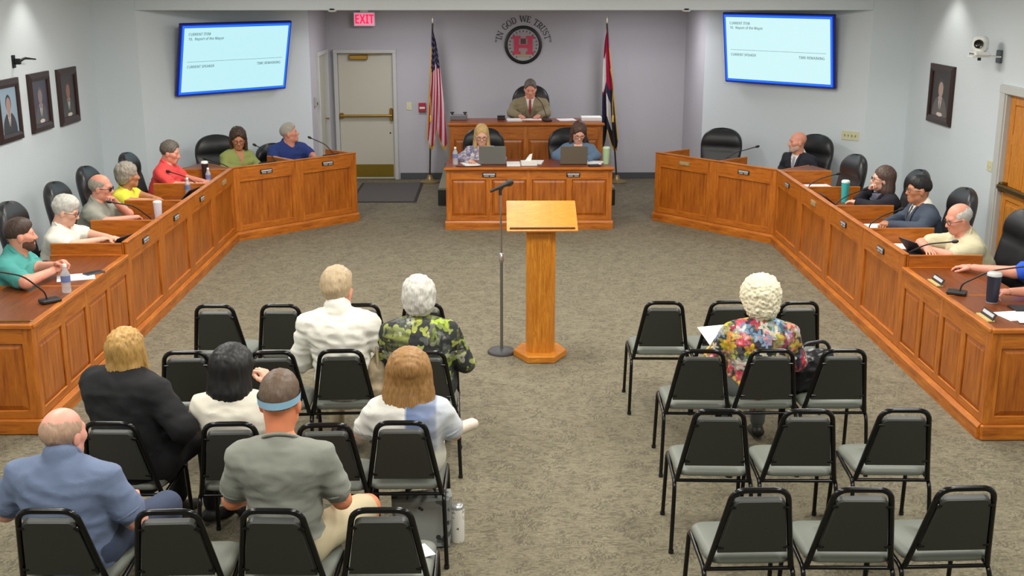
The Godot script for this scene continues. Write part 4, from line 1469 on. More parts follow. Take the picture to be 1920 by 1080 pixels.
func head_mb(kind: String) -> MB:
	if heads.has(kind):
		return heads[kind]
	var f := 1.0 if kind == "man" else 0.93
	var ps := []
	ps.append(E(0, Vector3(0, 0.033, -0.014), Vector3(0.075, 0.085, 0.094)))
	ps.append(E(0, Vector3(0, -0.038, 0.026), Vector3(0.060 * f, 0.078, 0.066), 0.03))
	ps.append(P(0, Vector3(-0.034 * f, -0.066, 0.014), Vector3(0.034 * f, -0.066, 0.014), 0.028, 0.028, 0.03))
	ps.append(P(0, Vector3(-0.014, -0.094, 0.062), Vector3(0.014, -0.094, 0.062), 0.020 * f, 0.020 * f, 0.03))
	for s in [-1.0, 1.0]:
		ps.append(P(0, Vector3(s * 0.044, -0.018, 0.058), Vector3(s * 0.05, -0.01, 0.03), 0.022, 0.02, 0.025))
		ps.append(E(0, Vector3(s * 0.076, -0.012, -0.006), Vector3(0.010, 0.031, 0.019), 0.008))
	ps.append(P(0, Vector3(-0.036, 0.021, 0.071), Vector3(0.036, 0.021, 0.071), 0.013 * f, 0.013 * f, 0.02))
	for s in [-1.0, 1.0]:
		ps.append(E(0, Vector3(s * 0.031, 0.0, 0.096), Vector3(0.016, 0.011, 0.014), 0.014, -1))
	ps.append(P(0, Vector3(0, 0.012, 0.083), Vector3(0, -0.03, 0.104), 0.008, 0.012, 0.012))
	for s in [-1.0, 1.0]:
		ps.append(P(0, Vector3(s * 0.010, -0.035, 0.094), Vector3(s * 0.011, -0.035, 0.09), 0.008, 0.008, 0.008))
	ps.append(P(0, Vector3(-0.02, -0.060, 0.079), Vector3(0.02, -0.060, 0.079), 0.008, 0.008, 0.012))
	ps.append(P(0, Vector3(-0.017, -0.071, 0.078), Vector3(0.017, -0.071, 0.078), 0.008, 0.008, 0.01))
	var nr := 0.056 if kind == "man" else 0.047
	ps.append(P(0, Vector3(0, -0.06, -0.02), Vector3(0, -0.15, -0.03), nr, nr, 0.03))
	heads[kind] = nets(ps, 0.0055)[0]
	return heads[kind]

func hand_mb(pose: String) -> MB:
	# left hand: wrist at the origin, fingers along +z, back of the hand up, thumb towards -x
	if hands.has(pose):
		return hands[pose]
	var ps := []
	ps.append(P(0, Vector3(0, 0, -0.02), Vector3(0, 0, 0.02), 0.026, 0.027, 0.02, Vector3(1, 1.3, 1)))
	ps.append(P(0, Vector3(-0.022, 0, 0.035), Vector3(-0.026, 0.002, 0.08), 0.017, 0.014, 0.02))
	ps.append(P(0, Vector3(0.0, 0.002, 0.035), Vector3(0.0, 0.004, 0.085), 0.018, 0.014, 0.02))
	ps.append(P(0, Vector3(0.02, 0, 0.035), Vector3(0.026, 0, 0.076), 0.017, 0.013, 0.02))
	var curl: float = {"rest": 0.38, "fist": 1.35, "grip": 0.95}[pose]
	var base := [Vector3(-0.029, 0.002, 0.086), Vector3(-0.010, 0.005, 0.09), Vector3(0.010, 0.003, 0.088), Vector3(0.028, -0.002, 0.079)]
	var lens := [[0.042, 0.026, 0.02], [0.046, 0.029, 0.021], [0.043, 0.027, 0.02], [0.034, 0.021, 0.018]]
	for k in 4:
		var p: Vector3 = base[k]
		var a := 0.0
		var spread := (k - 1.5) * 0.07
		var r := 0.0092 - (0.0012 if k == 3 else 0.0)
		for j in 3:
			a += curl * [0.7, 1.0, 0.7][j]
			var d := Vector3(sin(spread), -sin(a), cos(a)).normalized()
			var q: Vector3 = p + d * lens[k][j]
			ps.append(P(0, p, q, r, r - 0.0008, 0.005))
			p = q
			r -= 0.0006
	var th := Vector3(-0.03, -0.004, 0.022)
	var t1 := th + Vector3(-0.024, -0.012, 0.034)
	var t2 := t1 + (Vector3(-0.008, -0.012, 0.03) if pose == "rest" else Vector3(0.012, -0.018, 0.024))
	var t3 := t2 + (Vector3(0.0, -0.006, 0.024) if pose == "rest" else Vector3(0.018, -0.006, 0.014))
	ps.append(P(0, th, t1, 0.016, 0.012, 0.014))
	ps.append(P(0, t1, t2, 0.0115, 0.0105, 0.005))
	ps.append(P(0, t2, t3, 0.0105, 0.009, 0.005))
	hands[pose] = nets(ps, 0.0042)[0]
	return hands[pose]

func hair_mb(style: String) -> MB:
	if hairs.has(style):
		return hairs[style]
	var ps := []
	var amp := 0.006
	var fq := Vector3(60, 14, 60)
	var cell := 0.007
	var face_c := Vector3(0, -0.035, 0.105)
	match style:
		"short":
			ps.append(E(0, Vector3(0, 0.036, -0.016), Vector3(0.083, 0.093, 0.101)))
			ps.append(P(0, Vector3(0.015, 0.094, 0.045), Vector3(0, 0.10, -0.02), 0.02, 0.024, 0.03))
			ps.append(E(0, Vector3(0, -0.022, 0.108), Vector3(0.080, 0.104, 0.080), 0.012, -1))
			ps.append(E(0, Vector3(0, -0.125, 0.0), Vector3(0.12, 0.083, 0.16), 0.02, -1))
		"swept":
			ps.append(E(0, Vector3(0, 0.036, -0.016), Vector3(0.085, 0.095, 0.104)))
			ps.append(E(0, Vector3(0, 0.075, 0.0), Vector3(0.072, 0.066, 0.09), 0.03))
			ps.append(E(0, Vector3(0, -0.035, 0.108), Vector3(0.080, 0.094, 0.074), 0.012, -1))
			ps.append(E(0, Vector3(0, -0.13, 0.005), Vector3(0.12, 0.078, 0.15), 0.02, -1))
			amp = 0.007
			fq = Vector3(40, 12, 22)
		"crew":
			ps.append(E(0, Vector3(0, 0.036, -0.015), Vector3(0.0785, 0.089, 0.098)))
			ps.append(E(0, Vector3(0, 0.075, 0.01), Vector3(0.06, 0.056, 0.075), 0.03))
			ps.append(E(0, Vector3(0, -0.03, 0.108), Vector3(0.082, 0.09, 0.084), 0.01, -1))
			ps.append(E(0, Vector3(0, -0.092, 0.0), Vector3(0.12, 0.09, 0.16), 0.02, -1))
			amp = 0.003
		"ring":
			ps.append(E(0, Vector3(0, 0.026, -0.018), Vector3(0.081, 0.080, 0.098)))
			ps.append(E(0, Vector3(0, 0.125, 0.035), Vector3(0.078, 0.085, 0.115), 0.01, -1))
			ps.append(E(0, Vector3(0, -0.02, 0.115), Vector3(0.10, 0.13, 0.095), 0.012, -1))
			ps.append(E(0, Vector3(0, -0.13, 0.0), Vector3(0.12, 0.083, 0.16), 0.02, -1))
			amp = 0.004
		"puffy":
			ps.append(E(0, Vector3(0, 0.042, -0.02), Vector3(0.094, 0.104, 0.112)))
			ps.append(E(0, Vector3(0, -0.02, -0.05), Vector3(0.082, 0.07, 0.07), 0.03))
			ps.append(E(0, Vector3(0, -0.04, 0.118), Vector3(0.080, 0.097, 0.080), 0.014, -1))
			ps.append(E(0, Vector3(0, -0.155, 0.01), Vector3(0.12, 0.083, 0.14), 0.02, -1))
			amp = 0.010
			fq = Vector3(36, 14, 36)
		"bob":
			ps.append(E(0, Vector3(0, 0.042, -0.022), Vector3(0.097, 0.104, 0.112)))
			ps.append(P(0, Vector3(0, 0.02, -0.045), Vector3(0, -0.10, -0.05), 0.085, 0.095, 0.03, Vector3(0.88, 1, 1.05)))
			ps.append(E(0, Vector3(0, -0.05, 0.125), Vector3(0.078, 0.115, 0.09), 0.014, -1))
			ps.append(E(0, Vector3(0, -0.23, -0.0), Vector3(0.2, 0.085, 0.2), 0.012, -1))
			amp = 0.006
			fq = Vector3(50, 5, 50)
		"shaggy":
			ps.append(E(0, Vector3(0, 0.042, -0.02), Vector3(0.094, 0.102, 0.110)))
			ps.append(P(0, Vector3(0, 0.0, -0.04), Vector3(0, -0.08, -0.05), 0.080, 0.085, 0.03, Vector3(0.9, 1, 1.05)))
			for s in [-1.0, 1.0]:
				ps.append(P(0, Vector3(s * 0.075, 0.0, 0.0), Vector3(s * 0.085, -0.12, 0.02), 0.024, 0.02, 0.02))
			ps.append(E(0, Vector3(0, -0.045, 0.122), Vector3(0.068, 0.125, 0.085), 0.014, -1))
			ps.append(E(0, Vector3(0, -0.22, -0.0), Vector3(0.2, 0.085, 0.2), 0.012, -1))
			amp = 0.009
			fq = Vector3(50, 7, 50)
		"long":
			ps.append(E(0, Vector3(0, 0.042, -0.02), Vector3(0.093, 0.101, 0.108)))
			ps.append(P(0, Vector3(0, 0.0, -0.045), Vector3(0, -0.17, -0.06), 0.085, 0.105, 0.03, Vector3(0.85, 1, 1.5)))
			for s in [-1.0, 1.0]:
				ps.append(P(0, Vector3(s * 0.075, 0.0, 0.0), Vector3(s * 0.085, -0.19, 0.035), 0.025, 0.026, 0.02))
			ps.append(E(0, Vector3(0, -0.055, 0.125), Vector3(0.068, 0.145, 0.086), 0.014, -1))
			ps.append(E(0, Vector3(0, -0.315, 0.0), Vector3(0.25, 0.085, 0.25), 0.012, -1))
			amp = 0.007
			fq = Vector3(50, 4, 50)
		"curly":
			ps.append(E(0, Vector3(0, 0.045, -0.022), Vector3(0.112, 0.112, 0.118)))
			ps.append(E(0, Vector3(0, -0.035, -0.05), Vector3(0.092, 0.075, 0.078), 0.03))
			ps.append(E(0, Vector3(0, -0.05, 0.128), Vector3(0.078, 0.10, 0.084), 0.014, -1))
			ps.append(E(0, Vector3(0, -0.17, 0.01), Vector3(0.14, 0.07, 0.16), 0.02, -1))
			amp = 0.013
			fq = Vector3(48, 48, 48)
	hairs[style] = nets(ps, cell, amp, fq, -1, 8)[0]
	return hairs[style]

func hair_mat(key: String, c: Color, c2: Color) -> StandardMaterial3D:
	if not mats.has("hair_" + key):
		var m := M("hair_" + key, Color.WHITE, 0.55)
		var img := ramp_image(noise_img(128, 0.05, 40 + mats.size(), 3), [[0.0, c2], [0.5, c.lerp(c2, 0.4)], [1.0, c]])
		m.albedo_texture = ImageTexture.create_from_image(img)
		m.uv1_triplanar = true
		m.uv1_scale = Vector3(22, 3.0, 22)
	return mats["hair_" + key]

func skin_mat(key: String, c: Color) -> StandardMaterial3D:
	if not mats.has("skin_" + key):
		var m := M("skin_" + key, c, 0.5)
		m.subsurf_scatter_enabled = true
		m.subsurf_scatter_strength = 0.08
	return mats["skin_" + key]

func look_basis(d: Vector3, up: Vector3) -> Basis:
	var z := d.normalized()
	var x := up.cross(z).normalized()
	return Basis(x, z.cross(x), z)

# a strip laid on the front of a mesh, from (x0, y0) down to (x1, y1), half-width w0 to w1, raised by lift
func front_strip(mb: MB, x0: float, y0: float, x1: float, y1: float, w0: float, w1: float, lift: float, zmax: float) -> MB:
	var rows := []
	for r in 9:
		var v := r / 8.0
		var y := lerpf(y0, y1, v)
		var row := []
		for c in 7:
			var x := lerpf(x0, x1, v) + (c / 3.0 - 1.0) * lerpf(w0, w1, v)
			var z := -9.0
			var zs := 0.0
			var ws := 0.0
			for p in mb.v:
				var dx := p.x - x
				var dy := p.y - y
				var q := dx * dx + dy * dy
				if q < 0.0012 and p.z > z and p.z < zmax:
					z = p.z
			for p in mb.v:
				var dx := p.x - x
				var dy := p.y - y
				var q := dx * dx + dy * dy
				if q < 0.0012 and p.z > z - 0.03 and p.z < zmax:
					var g := exp(-q / 0.0003)
					zs += p.z * g
					ws += g
			row.append(Vector3(x, y, (zs / ws if ws > 0.0 else -9.0) + lift))
		rows.append(row)
	# fill points that found no surface from their neighbours below
	for r in range(7, -1, -1):
		for c in 7:
			if rows[r][c].z < -5.0:
				rows[r][c].z = rows[r + 1][c].z - 0.008
	return MB.new().sheet(rows)

# d keys: at, yaw, head (local centre), look [yaw, pitch, roll], kind, build, fat, sleeve, arms [[elbow, wrist, pose, bend], ...] (left then right),
#         skin, shirt, pants, hair, hair_m, legs, shoes, glasses, extras
func person(label: String, d: Dictionary) -> Node3D:
	var t := thing("person", label, "person", d.at, d.yaw)
	var man: bool = d.get("kind", "man") == "man"
	var b: float = d.get("build", 1.0)
	var fat: float = d.get("fat", 1.0)
	var hc: Vector3 = d.head
	var sw: float = (0.178 if man else 0.155) * b
	var hs: float = d.get("head_scale", 1.07)
	var sy: float = hc.y - d.get("neck", 0.186 if man else 0.182) * hs
	var sz: float = hc.z - 0.055 - d.get("hunch", 0.0)
	var sx := hc.x * 0.8
	var seat: float = d.get("seat", 0.47)
	var hip := Vector3(0, seat + 0.09, 0)
	var ch := Vector3(sx, sy - 0.075, sz - 0.01)
	var lean: float = d.get("twist", 0.0)
	var tw := Basis(Vector3.UP, lean)
	var mid := hip.lerp(ch, 0.5)
	var ps := []
	var cell: float = d.get("cell", 0.016)
	# torso under the shirt
	ps.append(P(SHIRT, hip + Vector3(0, -0.02, 0.0), mid + Vector3(0, 0, 0.005), 0.14 * b * fat, 0.132 * b * fat, 0.05, Vector3(0.92, 1, 1.12 / fat)))
	ps.append(P(SHIRT, mid, ch, 0.13 * b * fat, 0.125 * b, 0.06, Vector3(0.9, 1, 1.12)))
	ps.append(P(SHIRT, ch + tw * Vector3(-0.07 * b, 0, 0), ch + tw * Vector3(0.07 * b, 0, 0), 0.118 * b, 0.118 * b, 0.06, Vector3(1, 1, 1.05)))
	if fat > 1.1:
		ps.append(E(SHIRT, mid + Vector3(0, -0.04, 0.07), Vector3(0.15, 0.14, 0.11) * b, 0.08))
	if not man:
		for s in [-1.0, 1.0]:
			ps.append(E(SHIRT, ch + tw * Vector3(s * 0.07, -0.06, 0.085), Vector3(0.062, 0.065, 0.055), 0.05))
	var sh: Array[Vector3] = []
	for s in [1.0, -1.0]:
		sh.append(Vector3(sx, sy, sz) + tw * Vector3(s * sw, -0.025, 0))
	var nb := Vector3(sx, sy + 0.045, sz)
	for k in 2:
		ps.append(P(SHIRT, nb + (sh[k] - nb) * 0.25 + Vector3(0, -0.02, 0), sh[k], 0.056 * b, 0.062 * b, 0.06))
	# neck
	var nk := hc + Vector3(0, -0.09, -0.025) * hs
	var nr := 0.057 * lerpf(1.0, b, 0.7) if man else 0.047
	ps.append(P(SKIN, nb.lerp(nk, 0.6) + Vector3(0, 0.0, 0.006), nk, nr, nr, 0.015))
	ps.append(P(SHIRT, nb + Vector3(0, -0.05, -0.006), nb + Vector3(0, -0.012, -0.006), nr + 0.02, nr + 0.012, 0.03))
	if d.get("collar", true) or d.has("inner"):
		ps.append(P(INNER if d.has("inner") else SHIRT, nb + Vector3(0, -0.03, -0.004), nb + Vector3(0, 0.018 + d.get("collar_up", 0.0), -0.006), nr + 0.024, nr + 0.012, 0.012))
	# arms
	var sleeve: String = d.get("sleeve", "short")
	for k in 2:
		var arm: Array = d.arms[k]
		var el: Vector3 = arm[0]
		var wr: Vector3 = arm[1]
		var cl := 0.010
		if sleeve == "long":
			ps.append(P(SHIRT, sh[k], el, 0.06 * b + cl * 0.4, 0.047 * b + cl, 0.03))
			ps.append(P(SHIRT, el, el.lerp(wr, 0.93), 0.046 * b + cl, 0.036 + cl, 0.025))
			ps.append(P(SKIN, el.lerp(wr, 0.8), wr, 0.03, 0.027, 0.004))
		else:
			var q := 0.72 if sleeve == "short" else 0.30
			ps.append(P(SHIRT, sh[k], sh[k].lerp(el, q), 0.062 * b, 0.054 * b + cl * 1.2, 0.035))
			ps.append(P(SKIN, sh[k].lerp(el, q - 0.12), el, 0.047 * b, 0.043 * b, 0.006))
			ps.append(P(SKIN, el, wr, 0.044 * b, 0.029, 0.02))
	# legs
	var legs: Array = d.get("legs", [[Vector3(0.11, seat + 0.075, 0.43), Vector3(0.12, 0.10, 0.42)], [Vector3(-0.11, seat + 0.075, 0.43), Vector3(-0.12, 0.10, 0.42)]])
	var pl: String = d.get("pants_len", "long")
	for k in 2:
		var s := 1.0 if k == 0 else -1.0
		var hj := hip + Vector3(s * 0.085 * b, -0.01, 0.02)
		var kn: Vector3 = legs[k][0]
		var an: Vector3 = legs[k][1]
		ps.append(P(PANTS, hip + Vector3(s * 0.07 * b, -0.015, -0.01), hj, 0.105 * b, 0.1 * b, 0.04))
		if pl == "long":
			ps.append(P(PANTS, hj, kn, 0.092 * b, 0.066, 0.04))
			ps.append(P(PANTS, kn, an + Vector3(0, 0.03, 0), 0.064, 0.05, 0.03))
			ps.append(P(SKIN, an + Vector3(0, 0.03, 0), an, 0.036, 0.034, 0.005))
		else:
			ps.append(P(PANTS, hj, hj.lerp(kn, 0.86), 0.097 * b, 0.082, 0.04))
			ps.append(P(SKIN, hj.lerp(kn, 0.75), kn, 0.062, 0.058, 0.01))
			ps.append(P(SKIN, kn, an, 0.058, 0.036, 0.02))
		var fd: Vector3 = legs[k][2] if legs[k].size() > 2 else Vector3(0, -0.25, 1)
		var toe := an + Vector3(0, -0.055, 0) + fd.normalized() * 0.14
		ps.append(P(SHOE if k == 0 else SHOE2, an + Vector3(0, -0.045, -0.03), toe, 0.045, 0.04, 0.03, Vector3(1, 1.2, 1)))
	var fold: float = d.get("fold", 0.009)
	var parts := nets(ps, cell, fold, d.get("fold_freq", Vector3(4, 9, 4)), SHIRT, d.get("seed", 3), true)
	var skin: MB = parts.get(SKIN, MB.new())
	# head
	var lk: Array = d.get("look", [0.0, 0.0, 0.0])
	var hb := Basis(Vector3.UP, lk[0]) * Basis(Vector3.RIGHT, lk[1]) * Basis(Vector3.BACK, lk[2])
	var hx := Transform3D(hb.scaled(Vector3.ONE * hs), hc)
	skin.add(head_mb("man" if man else "woman"), hx)
	for k in 2:
		var arm: Array = d.arms[k]
		var fwd: Vector3 = (arm[1] - arm[0]).normalized()
		if arm.size() > 3:
			fwd = (fwd + arm[3]).normalized()
		var up: Vector3 = arm[4] if arm.size() > 4 else Vector3.UP
		var bs := look_basis(fwd, up)
		if k == 1:
			bs = bs * Basis.from_scale(Vector3(-1, 1, 1))
		skin.add(hand_mb(arm[2]), Transform3D(bs.scaled_local(Vector3.ONE * (1.0 if man else 0.9)), arm[1]))
	var shirt: MB = parts[SHIRT]
	if d.get("vneck", 0.0) > 0.0:
		var y0: float = nb.y + 0.012
		var y1: float = ch.y + 0.05 - d.vneck
		if d.has("inner"):
			part("shirt_front", front_strip(shirt, nb.x, y0, ch.x, y1, 0.062, 0.006, 0.004, ch.z + 0.17), d.inner, t)
			if d.has("tie"):
				part("tie", front_strip(shirt, nb.x, y0 - 0.006, ch.x, y1 - 0.02, 0.016, 0.026, 0.010, ch.z + 0.17), d.tie, t)
			for s in [-1.0, 1.0]:
				part("lapel", front_strip(shirt, nb.x + s * 0.078, y0 + 0.004, ch.x + s * 0.018, y1 - 0.02, 0.016, 0.022, 0.012, ch.z + 0.17), d.shirt, t)
		else:
			skin.add(front_strip(shirt, nb.x, y0, ch.x, y1, 0.058, 0.006, 0.004, ch.z + 0.17))
	part("body", skin, d.skin, t)
	if d.get("vneck", 0.0) == 0.0:
		var ring := []
		var has_c: bool = d.get("collar", true)
		var cr: float = nr + (0.016 if has_c else 0.022)
		var na: Vector3 = (nk - nb).normalized()
		var cc: Vector3 = nb + na * (0.03 + d.get("collar_up", 0.0) if has_c else 0.012)
		var cb := Basis(Quaternion(Vector3.UP, (na + Vector3(0, 0, 0.35)).normalized()))
		for k in 22:
			var a := TAU * k / 22
			ring.append(cc + cb * Vector3(cos(a) * cr, 0, sin(a) * cr))
		part("collar", MB.new().tube(ring, 0.011 if d.get("collar", true) else 0.008, 8, true), d.shirt, t)
	for k in 2:
		var el: Vector3 = d.arms[k][0]
		var wr: Vector3 = d.arms[k][1]
		var cp := sh[k].lerp(el, 0.72)
		var ax: Vector3 = (el - sh[k]).normalized()
		var rd := 0.054 * b + 0.012
		if sleeve == "long":
			cp = el.lerp(wr, 0.95)
			ax = (wr - el).normalized()
			rd = 0.045
		var bs := Basis(Quaternion(Vector3.UP, ax))
		var ring := []
		for j in 18:
			var a := TAU * j / 18
			ring.append(cp + ax * 0.012 + bs * Vector3(cos(a), 0, sin(a)) * (rd - 0.006))
		part("cuff", MB.new().tube(ring, 0.009, 8, true), d.shirt, t)
	if parts.has(SHIRT):
		part(d.get("shirt_name", "shirt"), parts[SHIRT], d.shirt, t)
	if parts.has(INNER):
		part("shirt_collar", parts[INNER], d.inner, t)
	if parts.has(PANTS):
		part(d.get("pants_name", "trousers"), parts[PANTS], d.pants, t)
	for k in [SHOE, SHOE2]:
		if parts.has(k):
			part("shoe", parts[k], d.get("shoes", M("shoe_black", col(30, 28, 27), 0.5)), t)
	if d.has("hair"):
		var h := part("hair", hair_mb(d.hair), d.hair_m, t)
		h.transform = hx * Transform3D(Basis.from_scale(d.get("hair_scale", Vector3.ONE)), Vector3.ZERO)
	if d.get("face", true):
		var dark: Material = d.get("brow_m", M("brow_dark", col(62, 48, 40), 0.8))
		for s in [-1.0, 1.0]:
			var e := part("eye", MB.new().ball(Vector3(s * 0.031, 0.001, 0.078), Vector3(0.012, 0.0058, 0.008), 10), M("eye_white", col(188, 172, 162), 0.4), t)
			e.transform = hx
			part("iris", MB.new().ball(Vector3(s * 0.031, 0.0, 0.0838), Vector3(0.0062, 0.0052, 0.0034), 8), M("iris_dark", col(46, 36, 30), 0.25), e)
			var br := part("eyebrow", MB.new().tube([Vector3(s * 0.014, 0.019, 0.085), Vector3(s * 0.03, 0.024, 0.083), Vector3(s * 0.046, 0.018, 0.072)], [0.003, 0.0042, 0.0025], 6), dark, t)
			br.transform = hx
		var lp := MB.new().tube([Vector3(-0.027, -0.066, 0.074), Vector3(-0.012, -0.0625, 0.0868), Vector3(0.0, -0.0635, 0.0888), Vector3(0.012, -0.0625, 0.0868), Vector3(0.027, -0.066, 0.074)], [0.0015, 0.003, 0.003, 0.003, 0.0015], 6)
		lp.tube([Vector3(-0.024, -0.0675, 0.076), Vector3(0.0, -0.0705, 0.0882), Vector3(0.024, -0.0675, 0.076)], [0.0015, 0.0036, 0.0015], 6)
		part("lips", lp, M("lips_" + ("man" if man else "woman"), col(150, 84, 76) if man else col(168, 70, 76), 0.5), t).transform = hx
	if d.has("beard"):
		var bp := [E(0, Vector3(0, -0.038, 0.026), Vector3(0.0635, 0.081, 0.0695), 0.01)]
		bp.append(P(0, Vector3(-0.034, -0.066, 0.014), Vector3(0.034, -0.066, 0.014), 0.0315, 0.0315, 0.03))
		bp.append(P(0, Vector3(-0.014, -0.094, 0.062), Vector3(0.014, -0.094, 0.062), 0.0235, 0.0235, 0.03))
		bp.append(E(0, Vector3(0, 0.06, 0.02), Vector3(0.13, 0.1, 0.17), 0.01, -1))
		bp.append(E(0, Vector3(0, -0.066, 0.1), Vector3(0.026, 0.009, 0.03), 0.006, -1))
		bp.append(E(0, Vector3(0, -0.05, -0.06), Vector3(0.1, 0.1, 0.05), 0.01, -1))
		part("beard", nets(bp, 0.006, 0.002, Vector3(60, 60, 60))[0], d.beard, t).transform = hx
	if d.has("glasses"):
		var gm: Material = d.glasses
		var g := MB.new()
		for s in [-1.0, 1.0]:
			var ring := []
			for k in 16:
				var a := TAU * k / 16
				ring.append(Vector3(s * 0.033 + cos(a) * 0.024, -0.002 + sin(a) * 0.018, 0.1 - absf(s * 0.033 + cos(a) * 0.024) * 0.12))
			g.tube(ring, 0.0024, 6, true)
			g.tube([Vector3(s * 0.056, 0.004, 0.093), Vector3(s * 0.079, 0.004, 0.06), Vector3(s * 0.081, 0.0, -0.01)], 0.0024, 6)
		g.tube([Vector3(-0.01, 0.004, 0.099), Vector3(0, 0.007, 0.102), Vector3(0.01, 0.004, 0.099)], 0.0024, 6)
		var go := part("glasses", g, gm, t)
		go.transform = hx
		if d.get("dark_lens", false):
			for s in [-1.0, 1.0]:
				part("lens", MB.new().ball(Vector3(s * 0.033, -0.002, 0.096), Vector3(0.023, 0.017, 0.004), 14), M("dark_lens", col(16, 15, 16), 0.15), go)
	if d.has("headband"):
		var hbnd := []
		for k in 28:
			var a := TAU * k / 28
			hbnd.append([cos(a), sin(a)])
		var rows := []
		for e in [[0.0, 0.012], [0.0, 0.042]]:
			var row := []
			for k in 29:
				var q: Array = hbnd[28 - k if k else 0]
				var y: float = e[1]
				var sq := sqrt(1.0 - pow((y - 0.036) / 0.1, 2.0))
				row.append(Vector3(q[0] * 0.086 * sq, y + q[1] * 0.012, -0.016 + q[1] * 0.104 * sq))
			rows.append(row)
		rows.reverse()
		part("headband", MB.new().sheet(rows, false, true), d.headband, t).transform = hx
	return t

func plain(key: String, r: int, g: int, b: int, rough := 0.88) -> StandardMaterial3D:
	var m := cloth(key, col(r, g, b), rough)
	m.uv1_scale = Vector3.ONE * 14.0
	m.heightmap_enabled = true
	m.heightmap_texture = tex_fine
	m.heightmap_scale = 0.12
	return m

# ---------------------------------------------------------------- small things
func water_bottle(at: Vector3, label: String, h := 0.2) -> void:
	var t := thing("water_bottle", label, "bottle", at, 0.0, "plastic water bottles on the desks")
	var pet := M("clear_plastic", Color(0.86, 0.9, 0.92, 0.35), 0.08)
	pet.transparency = BaseMaterial3D.TRANSPARENCY_ALPHA
	var k := h / 0.2
	part("bottle_body", MB.new().lathe([Vector2(0.0, 0.0), Vector2(0.03, 0.0), Vector2(0.032, 0.01), Vector2(0.030, 0.05), Vector2(0.032, 0.1), Vector2(0.031, 0.13), Vector2(0.014, 0.17), Vector2(0.012, 0.185), Vector2(0.0, 0.185)].map(func(p): return p * k), 18), pet, t)
	part("label_band", MB.new().lathe([Vector2(0.0325, 0.075), Vector2(0.0325, 0.12)].map(func(p): return p * k), 18), M("bottle_label", col(110, 120, 168), 0.5), t)
	part("cap", MB.new().lathe([Vector2(0.0, 0.2), Vector2(0.013, 0.2), Vector2(0.0145, 0.196), Vector2(0.0145, 0.18), Vector2(0.0, 0.18)].map(func(p): return p * k), 14), M("white_plastic"), t)

func paper(at: Vector3, turn: float, label: String, w := 0.216, l := 0.28, th := 0.003) -> void:
	var t := thing("paper_sheet", label, "paper", at, turn, "loose papers")
	part("sheet", MB.new().box(Vector3(0, th / 2, 0), Vector3(w, th, l), 0.0), M("paper_white", col(236, 236, 232), 0.8), t)

func gooseneck(at: Vector3, turn: float, label: String, reach := 0.3, rise := 0.2) -> void:
	# the neck bends towards the seat: local -z
	var t := thing("gooseneck_microphone", label, "microphone", at, turn, "gooseneck microphones on the desks")
	var bk := M("mic_black", col(30, 28, 28), 0.5)
	part("base", MB.new().box(Vector3(0, 0.014, 0), Vector3(0.1, 0.028, 0.14), 0.008), bk, t)
	var pts := fillet([Vector3(0, 0.02, -0.02), Vector3(0, 0.08, -0.03), Vector3(0, rise * 0.75, -reach * 0.45), Vector3(0, rise, -reach)], 0.06, 4)
	part("neck", MB.new().tube(pts, 0.006, 8), bk, t)
	var e: Vector3 = pts[-1]
	var d: Vector3 = (pts[-1] - pts[-2]).normalized()
	part("mic_head", MB.new().tube([e - d * 0.01, e + d * 0.005, e + d * 0.03, e + d * 0.045], [0.008, 0.015, 0.016, 0.009], 10), bk, t)

func tablet(at: Vector3, turn: float, label: String, prop := 1.0) -> void:
	var t := thing("tablet", label, "tablet", at, turn)
	var b := Basis(Vector3.RIGHT, -prop)
	part("body", MB.new().box(b * Vector3(0, 0.085, 0), Vector3(0.25, 0.17, 0.01), 0.004, b), M("tablet_black", col(30, 30, 34), 0.35), t)
	part("stand", MB.new().box(Vector3(0, 0.006, -0.06), Vector3(0.24, 0.01, 0.14), 0.003), M("tablet_case", col(44, 42, 48), 0.6), t)

func lidded_cup(at: Vector3, called: String, label: String, r: float, h: float, body: Material, lid: Material, band: Material = null) -> Node3D:
	var t := thing(called, label, "cup", at)
	part("cup_body", MB.new().lathe([Vector2(0.0, 0.0), Vector2(r * 0.78, 0.0), Vector2(r * 0.82, h * 0.05), Vector2(r, h * 0.9), Vector2(0.0, h * 0.9)], 22), body, t)
	part("lid", MB.new().lathe([Vector2(r * 1.04, h * 0.885), Vector2(r * 1.04, h * 0.96), Vector2(r * 0.8, h), Vector2(0.0, h)], 22), lid, t)
	if band:
		part("base_band", MB.new().lathe([Vector2(r * 0.8, 0.0), Vector2(r * 0.84, 0.002), Vector2(r * 0.86, h * 0.06), Vector2(r * 0.8, h * 0.06)], 22), band, t)
	return t

func laptop(at: Vector3, label: String, c: Color) -> void:
	# the screen's back faces the room (+z)
	var t := thing("laptop", label, "laptop", at)
	var m := M("laptop_" + c.to_html(), c, 0.4, 0.3)
	part("keyboard_deck", MB.new().box(Vector3(0, 0.009, -0.13), Vector3(0.34, 0.018, 0.24), 0.004), m, t)
	var b := Basis(Vector3.RIGHT, 0.18)
	var ld := part("lid", MB.new().box(Vector3(0, 0.012, 0.0) + b * Vector3(0, 0.115, 0), Vector3(0.34, 0.235, 0.009), 0.003, b), m, t)
	part("screen", MB.new().box(Vector3(0, 0.012, 0.0) + b * Vector3(0, 0.118, -0.005), Vector3(0.32, 0.2, 0.002), 0.0, b), M("laptop_glass", col(30, 34, 40), 0.2), ld)

